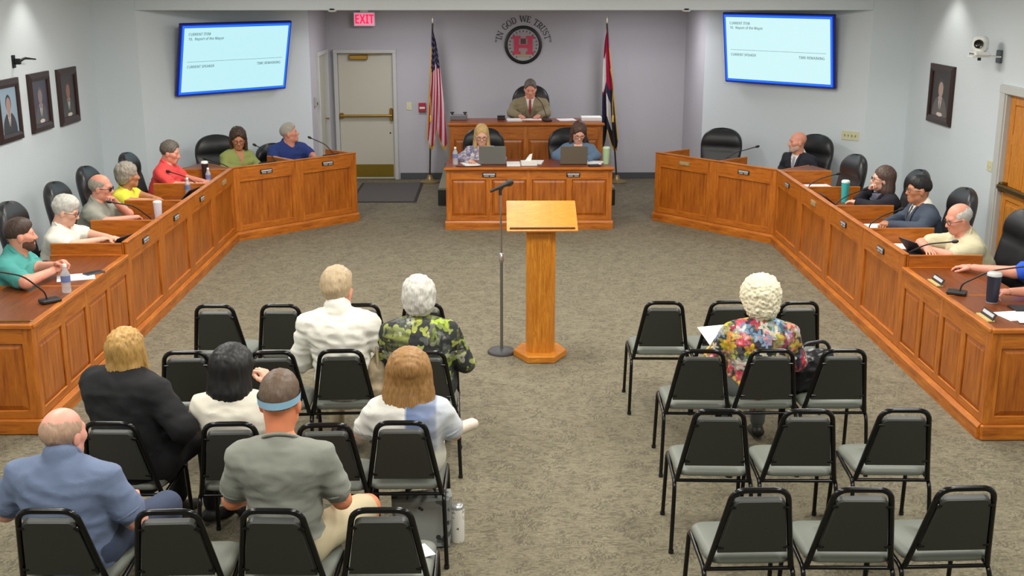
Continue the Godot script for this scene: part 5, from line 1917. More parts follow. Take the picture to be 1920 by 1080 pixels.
func build_items() -> void:
	rng.seed = 12
	# right staff desk
	var navy := M("tumbler_navy", col(38, 42, 58), 0.4)
	var steel := M("steel", col(186, 188, 188), 0.3, 0.7)
	lidded_cup(Vector3(3.547, 0.78, -7.99), "tumbler", "tall dark navy tumbler with a clear lid on the staff desk", 0.05, 0.23, navy, M("clear_lid", col(196, 196, 192), 0.2), steel)
	for e in [[Vector3(3.365, 0.781, -8.55), "small black nameplate on the staff desk close to the microphone"], [Vector3(3.36, 0.781, -7.6), "small black nameplate on the staff desk beside the white papers"]]:
		var n := thing("desk_nameplate", e[1], "nameplate", e[0], -PI / 2, "desk nameplates")
		var b := Basis(Vector3.RIGHT, -0.5)
		var pl := part("plate", MB.new().box(Vector3(0, 0.03, 0), Vector3(0.2, 0.055, 0.008), 0.002, b), M("nameplate_black", col(34, 32, 32), 0.35), n)
		part("name_strip", MB.new().box(Vector3(0, 0.03, 0) + b * Vector3(0, 0.006, 0.005), Vector3(0.17, 0.022, 0.002), 0.0, b), M("nameplate_pale", col(186, 186, 188), 0.4), pl)
		part("holder", MB.new().box(Vector3(0, 0.006, 0.02), Vector3(0.2, 0.012, 0.05), 0.002), M("holder_gold", col(196, 172, 112), 0.4), n)
	gooseneck(Vector3(3.39, 0.781, -8.24), -PI / 2 - 0.5, "gooseneck microphone on the staff desk beside the dark navy tumbler", 0.48, 0.27)
	paper(Vector3(3.6, 0.781, -7.66), -PI / 2 + 0.2, "white paper on the staff desk beside a nameplate")
	paper(Vector3(3.68, 0.785, -7.55), -PI / 2 - 0.2, "white paper lying partly over another on the staff desk")
	var bk := thing("notebook", "thin black notebook lying on the staff desk behind the papers", "book", Vector3(3.72, 0.781, -7.83), -PI / 2)
	part("cover", MB.new().box(Vector3(0, 0.006, 0), Vector3(0.15, 0.012, 0.2), 0.003), M("notebook_black", col(34, 32, 36), 0.6), bk)
	# right council desks
	paper(Vector3(3.69, 0.742, -9.40), -PI / 2 + 0.1, "white sheet in front of the man in a beige shirt", 0.216, 0.28)
	paper(Vector3(3.64, 0.742, -10.02), -PI / 2, "white sheet behind the propped tablet of the man in beige")
	tablet(Vector3(3.62, 0.742, -9.72), -PI / 2 + PI + 0.3, "black tablet propped up in front of the man in a beige shirt", 0.7)
	paper(Vector3(3.66, 0.742, -10.9), -PI / 2 + 0.1, "white agenda in front of the man in the grey-blue suit", 0.23, 0.3)
	lidded_cup(Vector3(3.70, 0.742, -12.16), "insulated_bottle", "turquoise insulated bottle on the desk of the woman in glasses", 0.043, 0.24, M("turquoise", col(64, 178, 176), 0.4), M("pale_lid", col(206, 222, 216), 0.4))
	paper(Vector3(3.68, 0.742, -13.18), -PI / 2 + 0.1, "white agenda on the desk with the empty chair", 0.25, 0.32)
	tablet(Vector3(3.56, 0.742, -12.05), -PI / 2 + PI, "dark tablet leaning beside the turquoise bottle", 0.9)
	for k in 4:
		var z: float = -9.09 - (13.48 - 9.09) / 4.0 * (k + 0.5)
		if k > 0:
			gooseneck(Vector3(3.46, 0.742, z + 0.12), -PI / 2 + (0.25 if k < 3 else 0.0), ["", "gooseneck microphone beside the agenda of the man in the grey-blue suit", "gooseneck microphone with a pale tip in front of the woman in glasses", "gooseneck microphone rising before the empty chair and its agenda"][k], 0.33, 0.2)
	gooseneck(Vector3(3.42, 0.742, -9.45), -PI / 2 - 0.9, "gooseneck microphone in front of the man in a beige shirt", 0.42, 0.24)
	gooseneck(Vector3(2.78, 0.742, -14.52), -1.4, "gooseneck microphone sticking out beside the empty leather chair by the flag", 0.5, 0.26)
	# left staff desk
	gooseneck(Vector3(-3.22, 0.781, -8.1), PI / 2 + 0.75, "gooseneck microphone on the staff desk in front of the man in a teal polo", 0.38, 0.3)
	water_bottle(Vector3(-3.20, 0.781, -8.38), "clear water bottle on the staff desk beside the man in a teal polo", 0.215)
	paper(Vector3(-3.29, 0.781, -8.83), PI / 2 + 0.35, "white sheet on the staff desk next to a phone")
	var ph := thing("phone", "dark phone lying on the staff desk close to the white sheet", "phone", Vector3(-3.19, 0.781, -8.95), PI / 2 + 0.9)
	part("body", MB.new().box(Vector3(0, 0.006, 0), Vector3(0.08, 0.012, 0.16), 0.004), M("phone_grey", col(70, 74, 82), 0.3), ph)
	part("screen", MB.new().box(Vector3(0, 0.0125, 0), Vector3(0.07, 0.001, 0.148)), M("laptop_glass", col(30, 34, 40), 0.2), ph)
	var pen := thing("pen", "thin brass-coloured pen lying at the end of the left staff desk", "pen", Vector3(-3.27, 0.781, -7.6), 0.05)
	part("barrel", MB.new().tube([Vector3(-0.12, 0.006, 0), Vector3(0.1, 0.006, 0)], 0.005, 8), M("brass", col(176, 140, 66), 0.32, 0.9), pen)
	part("tip", MB.new().tube([Vector3(0.1, 0.006, 0), Vector3(0.125, 0.006, 0)], [0.005, 0.0015], 8), steel, pen)
	part("cap", MB.new().tube([Vector3(-0.14, 0.0075, 0), Vector3(-0.118, 0.0075, 0)], 0.007, 8), steel, pen)
	# left council desks
	tablet(Vector3(-3.34, 0.742, -9.98), PI / 2 + PI - 0.3, "dark tablet propped up in front of the man in a white shirt", 0.7)
	gooseneck(Vector3(-3.30, 0.742, -11.0), PI / 2 + 0.9, "gooseneck microphone reaching towards the man in dark glasses", 0.45, 0.3)
	lidded_cup(Vector3(-3.36, 0.742, -11.36), "printed_cup", "white cup with a dark print in front of the man in dark glasses", 0.042, 0.18, M("cup_white", col(226, 220, 230), 0.5), M("white_plastic"))
	var ph2 := thing("phone", "flat grey phone beside the white printed cup", "phone", Vector3(-3.38, 0.742, -11.12), 0.4)
	part("body", MB.new().box(Vector3(0, 0.006, 0), Vector3(0.08, 0.012, 0.15), 0.004), M("phone_tan", col(150, 140, 118), 0.4), ph2)
	part("screen", MB.new().box(Vector3(0, 0.0125, 0), Vector3(0.07, 0.001, 0.138)), M("laptop_glass"), ph2)
	water_bottle(Vector3(-3.40, 0.742, -12.66), "clear water bottle on the desk of the woman in yellow", 0.2)
	water_bottle(Vector3(-3.34, 0.742, -13.36), "clear water bottle on the desk of the man in a coral shirt", 0.2)
	tablet(Vector3(-3.38, 0.742, -12.45), PI / 2 + PI - 0.2, "dark tablet propped up beside the water bottle of the woman in yellow", 0.8)
	lidded_cup(Vector3(-3.44, 0.742, -13.62), "dark_bottle", "dark bottle with a pale cap in the bend of the left desks", 0.04, 0.24, M("dark_bottle_body", col(44, 30, 32), 0.35), M("white_plastic"))
	paper(Vector3(-3.40, 0.742, -13.1), PI / 2, "white sheet under the hands of the man in a coral shirt")
	paper(Vector3(-3.44, 0.742, -12.25), PI / 2 + 0.2, "folded white papers in front of the woman in yellow", 0.15, 0.2, 0.012)
	gooseneck(Vector3(-3.32, 0.742, -12.9), PI / 2 - 0.1, "gooseneck microphone before the man in a coral shirt", 0.34, 0.22)
	# angled left desks
	var al := Vector3(-3.13, 0, -13.7)
	var bl := Vector3(-1.82, 0, -14.96)
	var yl := atan2(al.z - bl.z, bl.x - al.x)
	var nl := Vector3(sin(yl), 0, cos(yl))
	var dl := (bl - al).normalized()
	var p0 := al.lerp(bl, 0.25) - nl * 0.2 + Vector3(0, 0.742, 0)
	var p1 := al.lerp(bl, 0.75) - nl * 0.2 + Vector3(0, 0.742, 0)
	gooseneck(p0 - dl * 0.3, 1.3, "gooseneck microphone pointing left in front of the woman in an olive blouse", 0.38, 0.2)
	gooseneck(p0 + dl * 0.34, 1.2, "gooseneck microphone between the woman in olive and the man in navy", 0.34, 0.3)
	gooseneck(p1 + dl * 0.32, 1.4, "gooseneck microphone rising beside the man in a navy polo", 0.36, 0.32)
	tablet(p0 + dl * 0.12 - nl * 0.03, yl + PI, "black tablet edge showing over the desk of the woman in olive", 0.55)
	tablet(p1 + dl * 0.16 - nl * 0.03, yl + PI, "black tablet edge showing over the desk of the man in navy", 0.55)
	# clerks' desk
	laptop(Vector3(-0.06, 0.781, -14.6), "open grey laptop in front of the blonde clerk", col(118, 122, 118))
	laptop(Vector3(0.97, 0.781, -14.6), "open brown-grey laptop in front of the clerk in a denim shirt", col(112, 106, 92))
	water_bottle(Vector3(-0.53, 0.781, -14.66), "clear water bottle at the end of the clerks' desk", 0.22)
	paper(Vector3(0.205, 0.781, -14.62), 0.02, "stack of white papers between the two laptops", 0.17, 0.28, 0.02)
	paper(Vector3(0.46, 0.781, -14.8), -0.15, "white papers lying behind the tissue box", 0.25, 0.3, 0.01)
	paper(Vector3(-0.34, 0.781, -14.66), 0.3, "white papers under the hand of the blonde clerk", 0.2, 0.28, 0.006)
	paper(Vector3(1.24, 0.781, -14.75), -0.3, "white papers beside the green tumbler", 0.22, 0.3, 0.006)
	lidded_cup(Vector3(1.385, 0.781, -14.66), "green_tumbler", "tall pale green tumbler at the end of the clerks' desk", 0.045, 0.22, M("pale_green", col(164, 192, 150), 0.4), M("pale_green_lid", col(186, 206, 176), 0.4))
	var tb := thing("tissue_box", "white tissue box with a tissue sticking out between the laptops", "tissue box", Vector3(0.40, 0.781, -14.55), 0.1)
	part("box", MB.new().box(Vector3(0, 0.03, 0), Vector3(0.2, 0.06, 0.11), 0.004), M("tissue_box_card", col(226, 226, 220), 0.7), tb)
	part("tissue", MB.new().prism([Vector2(-0.05, 0.058), Vector2(0.03, 0.058), Vector2(0.045, 0.15), Vector2(0.01, 0.14), Vector2(-0.02, 0.1)], -0.006, 0.006, 0.003), M("paper_white", col(236, 236, 232), 0.8), tb)
	var cb := thing("cable", "thin black cable curling across the clerks' desk beside the bottle", "cable", Vector3(-0.4, 0.785, -14.5))
	part("wire", MB.new().tube(fillet([Vector3(-0.12, 0, 0.02), Vector3(-0.05, 0, 0.06), Vector3(0.04, 0, 0.04), Vector3(0.12, 0, 0.07), Vector3(0.2, 0, -0.02)], 0.05), 0.005, 6), M("mic_black"), cb)
	var kb := thing("notebook", "black folder with a pen lying beside the brown-grey laptop", "book", Vector3(1.22, 0.781, -14.5), 0.2)
	part("cover", MB.new().box(Vector3(0, 0.008, 0), Vector3(0.14, 0.016, 0.12), 0.003), M("notebook_black", col(34, 32, 36), 0.6), kb)
	# mayor's bench
	var my := 1.137
	paper(Vector3(0.49, my, -16.5), 0.0, "white sheet between the hands of the man in a tan suit", 0.28, 0.2, 0.004)
	paper(Vector3(0.98, my, -16.45), 0.15, "white sheet on the bench beside the paper stack", 0.24, 0.26, 0.006)
	paper(Vector3(1.33, my, -16.45), 0.0, "thick stack of white papers at the end of the bench", 0.28, 0.25, 0.045)
	paper(Vector3(0.24, my, -16.38), 0.1, "white booklets at the front edge of the bench", 0.2, 0.22, 0.02)
	var bx := thing("note_box", "small black box beside the white booklets on the bench", "box", Vector3(0.06, my, -16.5))
	part("body", MB.new().box(Vector3(0, 0.025, 0), Vector3(0.11, 0.05, 0.1), 0.006), M("notebook_black"), bx)
	part("lid", MB.new().box(Vector3(0, 0.052, 0), Vector3(0.115, 0.008, 0.105), 0.003), M("tablet_black", col(30, 30, 34), 0.35), bx)
	var dv := thing("desk_tray", "grey metal desk organiser with two black knobs at the end of the bench", "organiser", Vector3(-0.54, my, -16.5))
	part("tray", MB.new().box(Vector3(0, 0.035, 0), Vector3(0.24, 0.07, 0.2), 0.008), M("tray_grey", col(112, 112, 116), 0.5), dv)
	for s in [-1.0, 1.0]:
		part("knob", MB.new().lathe([Vector2(0.012, 0.07), Vector2(0.012, 0.09), Vector2(0.028, 0.095), Vector2(0.028, 0.11), Vector2(0, 0.112)], 12, Vector3(s * 0.09, 0, 0.03)), M("mic_black"), dv)
	gooseneck(Vector3(0.70, my, -16.3), 0.35, "gooseneck microphone bent towards the man in a tan suit", 0.4, 0.3)
	# audience things
	var bag := thing("handbag", "black handbag standing on a chair beside the woman with curly white hair", "bag", Vector3(2.02, 0.48, -7.05), 0.3)
	var hbp := [E(0, Vector3(0, 0.12, 0), Vector3(0.16, 0.12, 0.10), 0.03), P(0, Vector3(-0.13, 0.04, 0), Vector3(0.13, 0.04, 0), 0.06, 0.06, 0.06), P(0, Vector3(-0.09, 0.2, 0), Vector3(0.09, 0.21, 0), 0.045, 0.045, 0.05)]
	part("body", nets(hbp, 0.012, 0.012, Vector3(14, 14, 14))[0], M("bag_black", col(22, 22, 24), 0.35), bag)
	part("strap", MB.new().tube(fillet([Vector3(-0.12, 0.18, 0.02), Vector3(-0.1, 0.3, 0.0), Vector3(0.1, 0.31, 0.0), Vector3(0.12, 0.18, 0.02)], 0.08), 0.012, 8), M("bag_black"), bag)
	var tan := thing("shoulder_bag", "tan cloth bag beside the woman in a green leafy blouse", "bag", Vector3(-0.76, 0.48, -6.95), 0.2)
	var tbp := [E(0, Vector3(0, 0.12, 0), Vector3(0.07, 0.13, 0.10), 0.03), P(0, Vector3(0, 0.05, -0.08), Vector3(0, 0.05, 0.08), 0.05, 0.05, 0.04)]
	part("body", nets(tbp, 0.012, 0.01, Vector3(14, 14, 14))[0], M("bag_tan", col(156, 140, 112), 0.85), tan)
	part("strap", MB.new().tube(fillet([Vector3(0, 0.2, -0.07), Vector3(0, 0.33, -0.03), Vector3(0, 0.33, 0.03), Vector3(0, 0.2, 0.07)], 0.05), 0.01, 8), M("bag_tan"), tan)
	var tote := thing("tote_bag", "grey printed tote bag standing on the carpet under a chair", "bag", Vector3(-0.42, 0, -5.86), 0.12)
	var tt := print_texture(col(136, 138, 134), [col(46, 48, 50), col(90, 94, 92)], 26, 6, 20, 5, 2)
	var pg := [Vector2(-0.15, 0.0), Vector2(0.15, 0.0), Vector2(0.165, 0.3), Vector2(-0.165, 0.3)]
	part("body", MB.new().prism(pg, -0.07, 0.07, 0.02), cloth("tote_print", Color.WHITE, 0.9, tt, Vector3.ONE * 2.4), tote)
	for s in [-1.0, 1.0]:
		part("handle", MB.new().tube(fillet([Vector3(-0.08, 0.29, s * 0.05), Vector3(-0.07, 0.36, s * 0.04), Vector3(0.07, 0.36, s * 0.04), Vector3(0.08, 0.29, s * 0.05)], 0.05), 0.008, 6), M("tote_handle", col(60, 62, 62), 0.8), tote)
	var wt := thing("white_tumbler", "white tumbler with dark markings standing on the carpet by the aisle", "cup", Vector3(-0.226, 0, -5.9))
	var wtx := print_texture(col(226, 224, 216), [col(40, 38, 36)], 9, 5, 13, 9, 3)
	part("cup_body", MB.new().lathe([Vector2(0.0, 0.0), Vector2(0.036, 0.0), Vector2(0.038, 0.01), Vector2(0.038, 0.19), Vector2(0.036, 0.2), Vector2(0.0, 0.2)], 22), cloth("tumbler_print", Color.WHITE, 0.45, wtx, Vector3.ONE * 5.0), wt)
	part("lid", MB.new().lathe([Vector2(0.037, 0.198), Vector2(0.037, 0.212), Vector2(0.028, 0.22), Vector2(0.0, 0.22)], 22), steel, wt)
	paper(Vector3(-0.345, 0.478, -4.86), 0.5, "white slip of paper on the seat of an empty chair", 0.07, 0.12, 0.002)
	# door mat
	var mat := thing("door_mat", "dark grey door mat in front of the painted steel door", "mat", Vector3(-1.62, 0, -17.05))
	part("rubber_edge", MB.new().box(Vector3(0, 0.004, 0), Vector3(0.95, 0.008, 1.65), 0.003), M("mat_rubber", col(44, 42, 40), 0.9), mat)
	part("mat_pile", MB.new().box(Vector3(0, 0.008, 0), Vector3(0.87, 0.008, 1.57), 0.003), cloth("mat_grey", col(84, 80, 76), 0.95), mat)

# ---------------------------------------------------------------- flags
func flag(at: Vector3, label: String, sx: float, img: Image, y_top: float, y_bot: float, w_bot: float, sd: int, lx: float) -> void:
	var t := thing("flag_stand", label, "flag", at)
	var gold := M("flag_gold", col(196, 160, 66), 0.4, 0.6)
	part("base", MB.new().lathe([Vector2(0, 0.0), Vector2(0.16, 0.0), Vector2(0.16, 0.02), Vector2(0.06, 0.05), Vector2(0.03, 0.12), Vector2(0.0, 0.12)], 28), M("flag_base", col(150, 130, 88), 0.4, 0.5), t)
	part("pole", MB.new().tube([Vector3(0, 0.05, 0), Vector3(lx, 2.42, 0)], 0.014, 10), M("pole_brown", col(62, 54, 46), 0.4), t)
	part("finial", MB.new().lathe([Vector2(0, 0.0), Vector2(0.02, 0.0), Vector2(0.012, 0.02), Vector2(0.02, 0.05), Vector2(0.0, 0.11)], 12, Vector3(lx, 2.42, 0)), M("finial_pale", col(214, 208, 190), 0.3, 0.6), t)
	# cloth hanging in pleats from the pole
	var rows := []
	var edge := []
	var R := 34
	var C := 44
	for r in R + 1:
		var v := float(r) / R
		var row := []
		for c in C + 1:
			var u := float(c) / C
			var yb := lerpf(y_bot, y_bot - 0.32, absf(sin(u * PI * 1.5 + 0.6)))
			var y := lerpf(y_top - u * 0.12, yb, v)
			var w := lerpf(0.03, w_bot, pow(v, 0.75))
			var ph := u * TAU * 2.2 + v * 0.8
			var amp := lerpf(0.012, 0.042, v)
			var px := lx * (y / 2.42)
			row.append(Vector3(px + sx * (u * w - 0.05 * v) + sin(ph * 0.5) * 0.012 * v, y, amp * sin(ph) + 0.03))
		rows.append(row)
	edge = rows[R]
	var cm := M("flag_cloth_" + str(sd), Color.WHITE, 0.7)
	cm.albedo_texture = ImageTexture.create_from_image(img)
	cm.cull_mode = BaseMaterial3D.CULL_DISABLED
	var fc := part("cloth", MB.new().sheet(rows, true), cm, t)
	var fr := []
	for e in [0.0, 0.045]:
		var row := []
		for p in edge:
			row.append(p + Vector3(0, -e, 0.003))
		fr.append(row)
	part("fringe", MB.new().sheet(fr), M("fringe_gold", col(206, 160, 52), 0.75), fc)
	var lead := []
	for r in range(6, R + 1):
		lead.append(rows[r][0] + Vector3(0, 0, 0.006))
	part("fringe", MB.new().tube(lead, 0.009, 6), M("fringe_gold"), fc)
	var cord := [Vector3(lx * 0.7, 1.75, 0.06), Vector3(lx * 0.6 - 0.03 * sx, 1.5, 0.08), Vector3(lx * 0.5, 1.2, 0.1), Vector3(lx * 0.45, 1.05, 0.11)]
	var co := part("cord", MB.new().tube(fillet(cord, 0.1), 0.008, 6), gold, t)
	part("tassel", MB.new().lathe([Vector2(0.0, 0.06), Vector2(0.014, 0.05), Vector2(0.02, -0.05), Vector2(0.0, -0.05)], 10, Vector3(lx * 0.45, 1.0, 0.11)), gold, co)

func build_flags() -> void:
	var W := 192
	var a := Image.create(W, 256, false, Image.FORMAT_RGB8)
	var red := col(168, 24, 52)
	var white := col(224, 206, 212)
	for y in 256:
		for x in W:
			var s := (x * 1.0 / W) * 4.2 + (y / 256.0) * 1.3
			a.set_pixel(x, y, red if fmod(s, 1.0) < 0.5 else white)
			if y < 96 - x * 0.12:
				a.set_pixel(x, y, col(34, 30, 62))
	for sy in 6:
		for sx in 8:
			var cx := 12 + sx * 24 + (sy % 2) * 10
			var cy := 14 + sy * 13
			for dy in range(-3, 4):
				for dx in range(-3, 4):
					if absi(dx) + absi(dy) < 4 and cx + dx < W and cy + dy < 92 - cx * 0.12:
						a.set_pixel(cx + dx, cy + dy, white)
	flag(Vector3(-1.05, 0, -17.94), "draped striped flag with stars and gold fringe on a floor pole by the steel door", 1.0, a, 2.36, 0.88, 0.30, 1, 0.085)
	var b := Image.create(W, 256, false, Image.FORMAT_RGB8)
	for y in 256:
		for x in W:
			var u := x * 1.0 / W
			var v := y / 256.0
			var c := col(158, 20, 62)
			if u > 0.55 and v > 0.2 and v < 0.5:
				c = col(222, 216, 210)
			elif v > 0.5 + u * 0.02:
				c = col(44, 42, 66)
				if u > 0.3 and u < 0.55 and v > 0.62 and v < 0.86:
					c = col(214, 206, 198)
				elif v > 0.8:
					c = col(26, 25, 34)
			b.set_pixel(x, y, c)
	flag(Vector3(1.86, 0, -17.9), "draped maroon and dark blue flag with gold fringe on a floor pole", -1.0, b, 2.36, 0.85, 0.26, 2, -0.2)

# ---------------------------------------------------------------- who sits where
func desk_arms(e := 0.24, ez := 0.2, w := 0.1, wz := 0.40, y := 0.79) -> Array:
	return [[Vector3(e, y + 0.01, ez), Vector3(w, y - 0.005, wz), "rest"], [Vector3(-e, y + 0.01, ez), Vector3(-w, y - 0.005, wz), "rest"]]

func lap_arms(e := 0.25, b := 1.0) -> Array:
	return [[Vector3(e * b, 0.68, 0.02), Vector3(0.11, 0.66, 0.26), "rest"], [Vector3(-e * b, 0.68, 0.02), Vector3(-0.11, 0.66, 0.26), "rest"]]

func build_people() -> void:
	var pale := skin_mat("pale", col(224, 172, 148))
	var ruddy := skin_mat("ruddy", col(216, 148, 124))
	var tan := skin_mat("tan", col(186, 126, 92))
	var dark_tr := plain("trousers_dark", 40, 42, 48)
	var denim := plain("denim", 62, 72, 96)
	var khaki := plain("khaki", 196, 182, 148)
	var grey_hair := hair_mat("grey", col(170, 162, 148), col(120, 110, 98))
	var silver := hair_mat("silver", col(216, 214, 206), col(160, 156, 146))
	var white_hair := hair_mat("white", col(240, 232, 206), col(206, 194, 160))
	var brown := hair_mat("brown", col(74, 54, 40), col(44, 30, 22))
	var blackh := hair_mat("black", col(17, 14, 13), col(7, 6, 6))
	var blonde := hair_mat("blonde", col(196, 156, 88), col(142, 104, 48))
	var dblonde := hair_mat("dark_blonde", col(172, 128, 70), col(112, 78, 38))
	var sandy := hair_mat("sandy", col(196, 176, 142), col(150, 126, 94))
	var pepper := hair_mat("pepper", col(112, 104, 94), col(70, 62, 54))
	var gl_dark := M("glasses_dark", col(26, 22, 22), 0.3)
	var gl_red := M("glasses_red", col(110, 28, 40), 0.3)
	var white_sh := plain("shirt_white", 228, 226, 214)
	var brow_grey := M("brow_grey", col(150, 140, 128), 0.8)

	# ---- left desks (facing +x)
	var q := PI / 2
	person("bearded man in a teal polo with arms folded on the staff desk", {"at": Vector3(-3.84, 0, -8.72), "yaw": q, "head": Vector3(0.12, 1.115, 0.15), "look": [0.4, -0.05, 0.0], "build": 1.08, "fat": 1.15, "skin": ruddy, "shirt": plain("polo_teal", 74, 156, 148), "pants": dark_tr, "hair": "crew", "hair_m": brown, "beard": M("beard_brown", col(86, 58, 44), 0.9),
		"arms": [[Vector3(0.20, 0.84, 0.22), Vector3(0.13, 0.875, 0.40), "fist", Vector3(0.1, 0.2, 0), Vector3(0.5, 1, 0)], [Vector3(-0.30, 0.845, 0.33), Vector3(0.06, 0.85, 0.40), "fist", Vector3(0.4, 0.1, 0)]], "seed": 1})
	person("white-haired man in a white short-sleeved shirt leaning on his desk", {"at": Vector3(-3.96, 0, -10.14), "yaw": q, "head": Vector3(0.0, 1.055, 0.15), "look": [0.1, 0.3, 0.0], "build": 1.05, "skin": pale, "shirt": white_sh, "pants": dark_tr, "hair": "swept", "hair_m": silver, "brow_m": brow_grey, "arms": [[Vector3(0.22, 0.80, 0.25), Vector3(0.10, 0.79, 0.49), "fist"], [Vector3(-0.25, 0.80, 0.26), Vector3(-0.04, 0.80, 0.42), "rest", Vector3(0.5, 0, 0)]], "glasses": gl_dark, "seed": 2})
	person("man in a grey checked shirt and dark glasses, chin resting on his hand", {"at": Vector3(-3.98, 0, -11.16), "yaw": q, "head": Vector3(0.0, 1.09, 0.15), "look": [0.0, 0.1, 0.0], "build": 1.08, "fat": 1.12, "skin": ruddy, "shirt": plain("shirt_grey", 150, 150, 138), "pants": dark_tr, "hair": "ring", "hair_m": grey_hair, "brow_m": brow_grey, "glasses": gl_dark, "dark_lens": true,
		"arms": [[Vector3(0.16, 0.80, 0.34), Vector3(0.02, 0.93, 0.28), "fist", Vector3(0, 0.5, -0.2)], [Vector3(-0.26, 0.80, 0.22), Vector3(0.0, 0.79, 0.42), "grip", Vector3(0.5, 0, 0)]], "seed": 3})
	person("woman in a bright yellow top with short grey hair, head turned away", {"at": Vector3(-4.02, 0, -12.2), "yaw": q, "head": Vector3(0.02, 1.035, 0.12), "look": [0.55, 0.0, 0.0], "kind": "woman", "skin": tan, "shirt": plain("top_yellow", 226, 218, 70), "pants": dark_tr, "hair": "puffy", "hair_m": grey_hair, "arms": desk_arms(0.21, 0.16, 0.08, 0.36), "collar": false, "seed": 4})
	person("man in a coral red shirt with short greying hair, reading at his desk", {"at": Vector3(-3.84, 0, -13.19), "yaw": q, "head": Vector3(0.0, 1.145, 0.13), "look": [-0.05, 0.22, 0.0], "build": 1.12, "fat": 1.12, "skin": ruddy, "shirt": plain("shirt_coral", 236, 76, 74), "pants": dark_tr, "hair": "short", "hair_m": pepper, "sleeve": "short", "arms": [[Vector3(0.25, 0.81, 0.2), Vector3(0.12, 0.79, 0.46), "rest"], [Vector3(-0.27, 0.81, 0.2), Vector3(-0.08, 0.79, 0.44), "rest"]], "collar_up": 0.01, "seed": 5})
	var al := Vector3(-3.13, 0, -13.7)
	var bl := Vector3(-1.82, 0, -14.96)
	var yl := atan2(al.z - bl.z, bl.x - al.x)
	var nl := Vector3(sin(yl), 0, cos(yl))
	var olive_at := al.lerp(bl, 0.25) - nl * 0.72
	person("smiling woman in an olive green blouse with dark brown hair and glasses", {"at": olive_at, "yaw": yl, "head": Vector3(0.02, 1.13, 0.1), "look": [-0.5, 0.28, 0.0], "kind": "woman", "skin": tan, "shirt": plain("blouse_olive", 142, 150, 84), "pants": dark_tr, "hair": "shaggy", "hair_m": brown, "glasses": gl_red, "sleeve": "long", "vneck": 0.08, "collar": false, "arms": desk_arms(0.22, 0.16, 0.1, 0.36), "seed": 6})
	var navy_at := al.lerp(bl, 0.75) - nl * 0.93
	person("grey-haired man in a navy polo looking up towards the bench", {"at": navy_at, "yaw": yl, "head": Vector3(0.02, 1.1, 0.08), "look": [0.85, -0.22, 0.0], "build": 1.2, "fat": 1.05, "skin": ruddy, "shirt": plain("polo_navy", 38, 58, 122), "pants": dark_tr, "hair": "crew", "hair_m": hair_mat("cropped_grey", col(186, 178, 166), col(150, 140, 126)), "brow_m": brow_grey, "arms": [[Vector3(0.30, 0.79, 0.16), Vector3(0.2, 0.77, 0.40), "rest"], [Vector3(-0.30, 0.79, 0.16), Vector3(-0.16, 0.78, 0.42), "rest"]], "seed": 7})
	# ---- centre
	var tan_suit := plain("suit_tan", 138, 126, 98)
	var md := {"tie": M("tie_red", col(140, 54, 60), 0.7), "at": Vector3(0.46, 0.25, -16.98), "yaw": 0.0, "head": Vector3(0.02, 1.285, 0.12), "look": [0.0, 0.3, 0.0], "seat": 0.52, "build": 1.12, "skin": ruddy, "shirt": tan_suit, "shirt_name": "jacket", "pants": plain("trousers_tan", 120, 110, 86), "inner": white_sh, "vneck": 0.16, "collar": false, "sleeve": "long", "hair": "short", "hair_m": pepper, "arms": [[Vector3(0.25, 0.94, 0.12), Vector3(0.14, 0.925, 0.36), "grip"], [Vector3(-0.25, 0.94, 0.12), Vector3(-0.14, 0.925, 0.36), "grip"]], "seed": 8}
	person("man in a tan suit and striped red tie reading at the presiding bench", md)
	var fl := print_texture(col(120, 118, 146), [col(232, 220, 222), col(206, 160, 176), col(96, 98, 124), col(240, 236, 234), col(226, 216, 220)], 80, 10, 24, 31)
	person("blonde clerk in a violet flowered blouse and glasses behind an open laptop", {"at": Vector3(-0.2, 0, -15.2), "yaw": 0.0, "head": Vector3(0.0, 1.09, 0.1), "look": [0.05, 0.25, 0.0], "kind": "woman", "skin": pale, "shirt": cloth("blouse_violet_flowers", Color.WHITE, 0.9, fl, Vector3.ONE * 3.0), "shirt_name": "blouse", "pants": dark_tr, "hair": "long", "hair_m": hair_mat("pale_blonde", col(224, 194, 132), col(170, 132, 80)), "hair_scale": Vector3(0.9, 1, 0.95), "glasses": M("glasses_brown", col(120, 76, 50), 0.3), "sleeve": "long", "vneck": 0.05, "collar": false, "arms": [[Vector3(0.26, 0.80, 0.16), Vector3(0.14, 0.80, 0.30), "rest"], [Vector3(-0.27, 0.80, 0.2), Vector3(-0.15, 0.81, 0.46), "grip"]], "seed": 9})
	person("clerk with brown hair in a denim shirt and glasses looking down at a laptop", {"at": Vector3(1.03, 0, -15.2), "yaw": 0.0, "head": Vector3(0.03, 1.12, 0.12), "look": [0.1, 0.4, -0.08], "kind": "woman", "build": 1.05, "skin": pale, "shirt": plain("shirt_denim", 96, 120, 146), "pants": dark_tr, "hair": "shaggy", "hair_m": hair_mat("warm_brown", col(96, 70, 56), col(58, 38, 30)), "glasses": gl_red, "sleeve": "long", "vneck": 0.07, "arms": [[Vector3(0.26, 0.82, 0.14), Vector3(0.12, 0.80, 0.34), "rest"], [Vector3(-0.26, 0.82, 0.14), Vector3(-0.12, 0.80, 0.34), "rest"]], "seed": 10})
	# ---- right desks (facing -x)
	var ar := Vector3(3.28, 0, -13.48)
	var br := Vector3(2.05, 0, -14.95)
	var yr := atan2(-(ar.z - br.z), ar.x - br.x)
	var nr := Vector3(sin(yr), 0, cos(yr))
	var dark_suit := plain("suit_dark", 34, 36, 46)
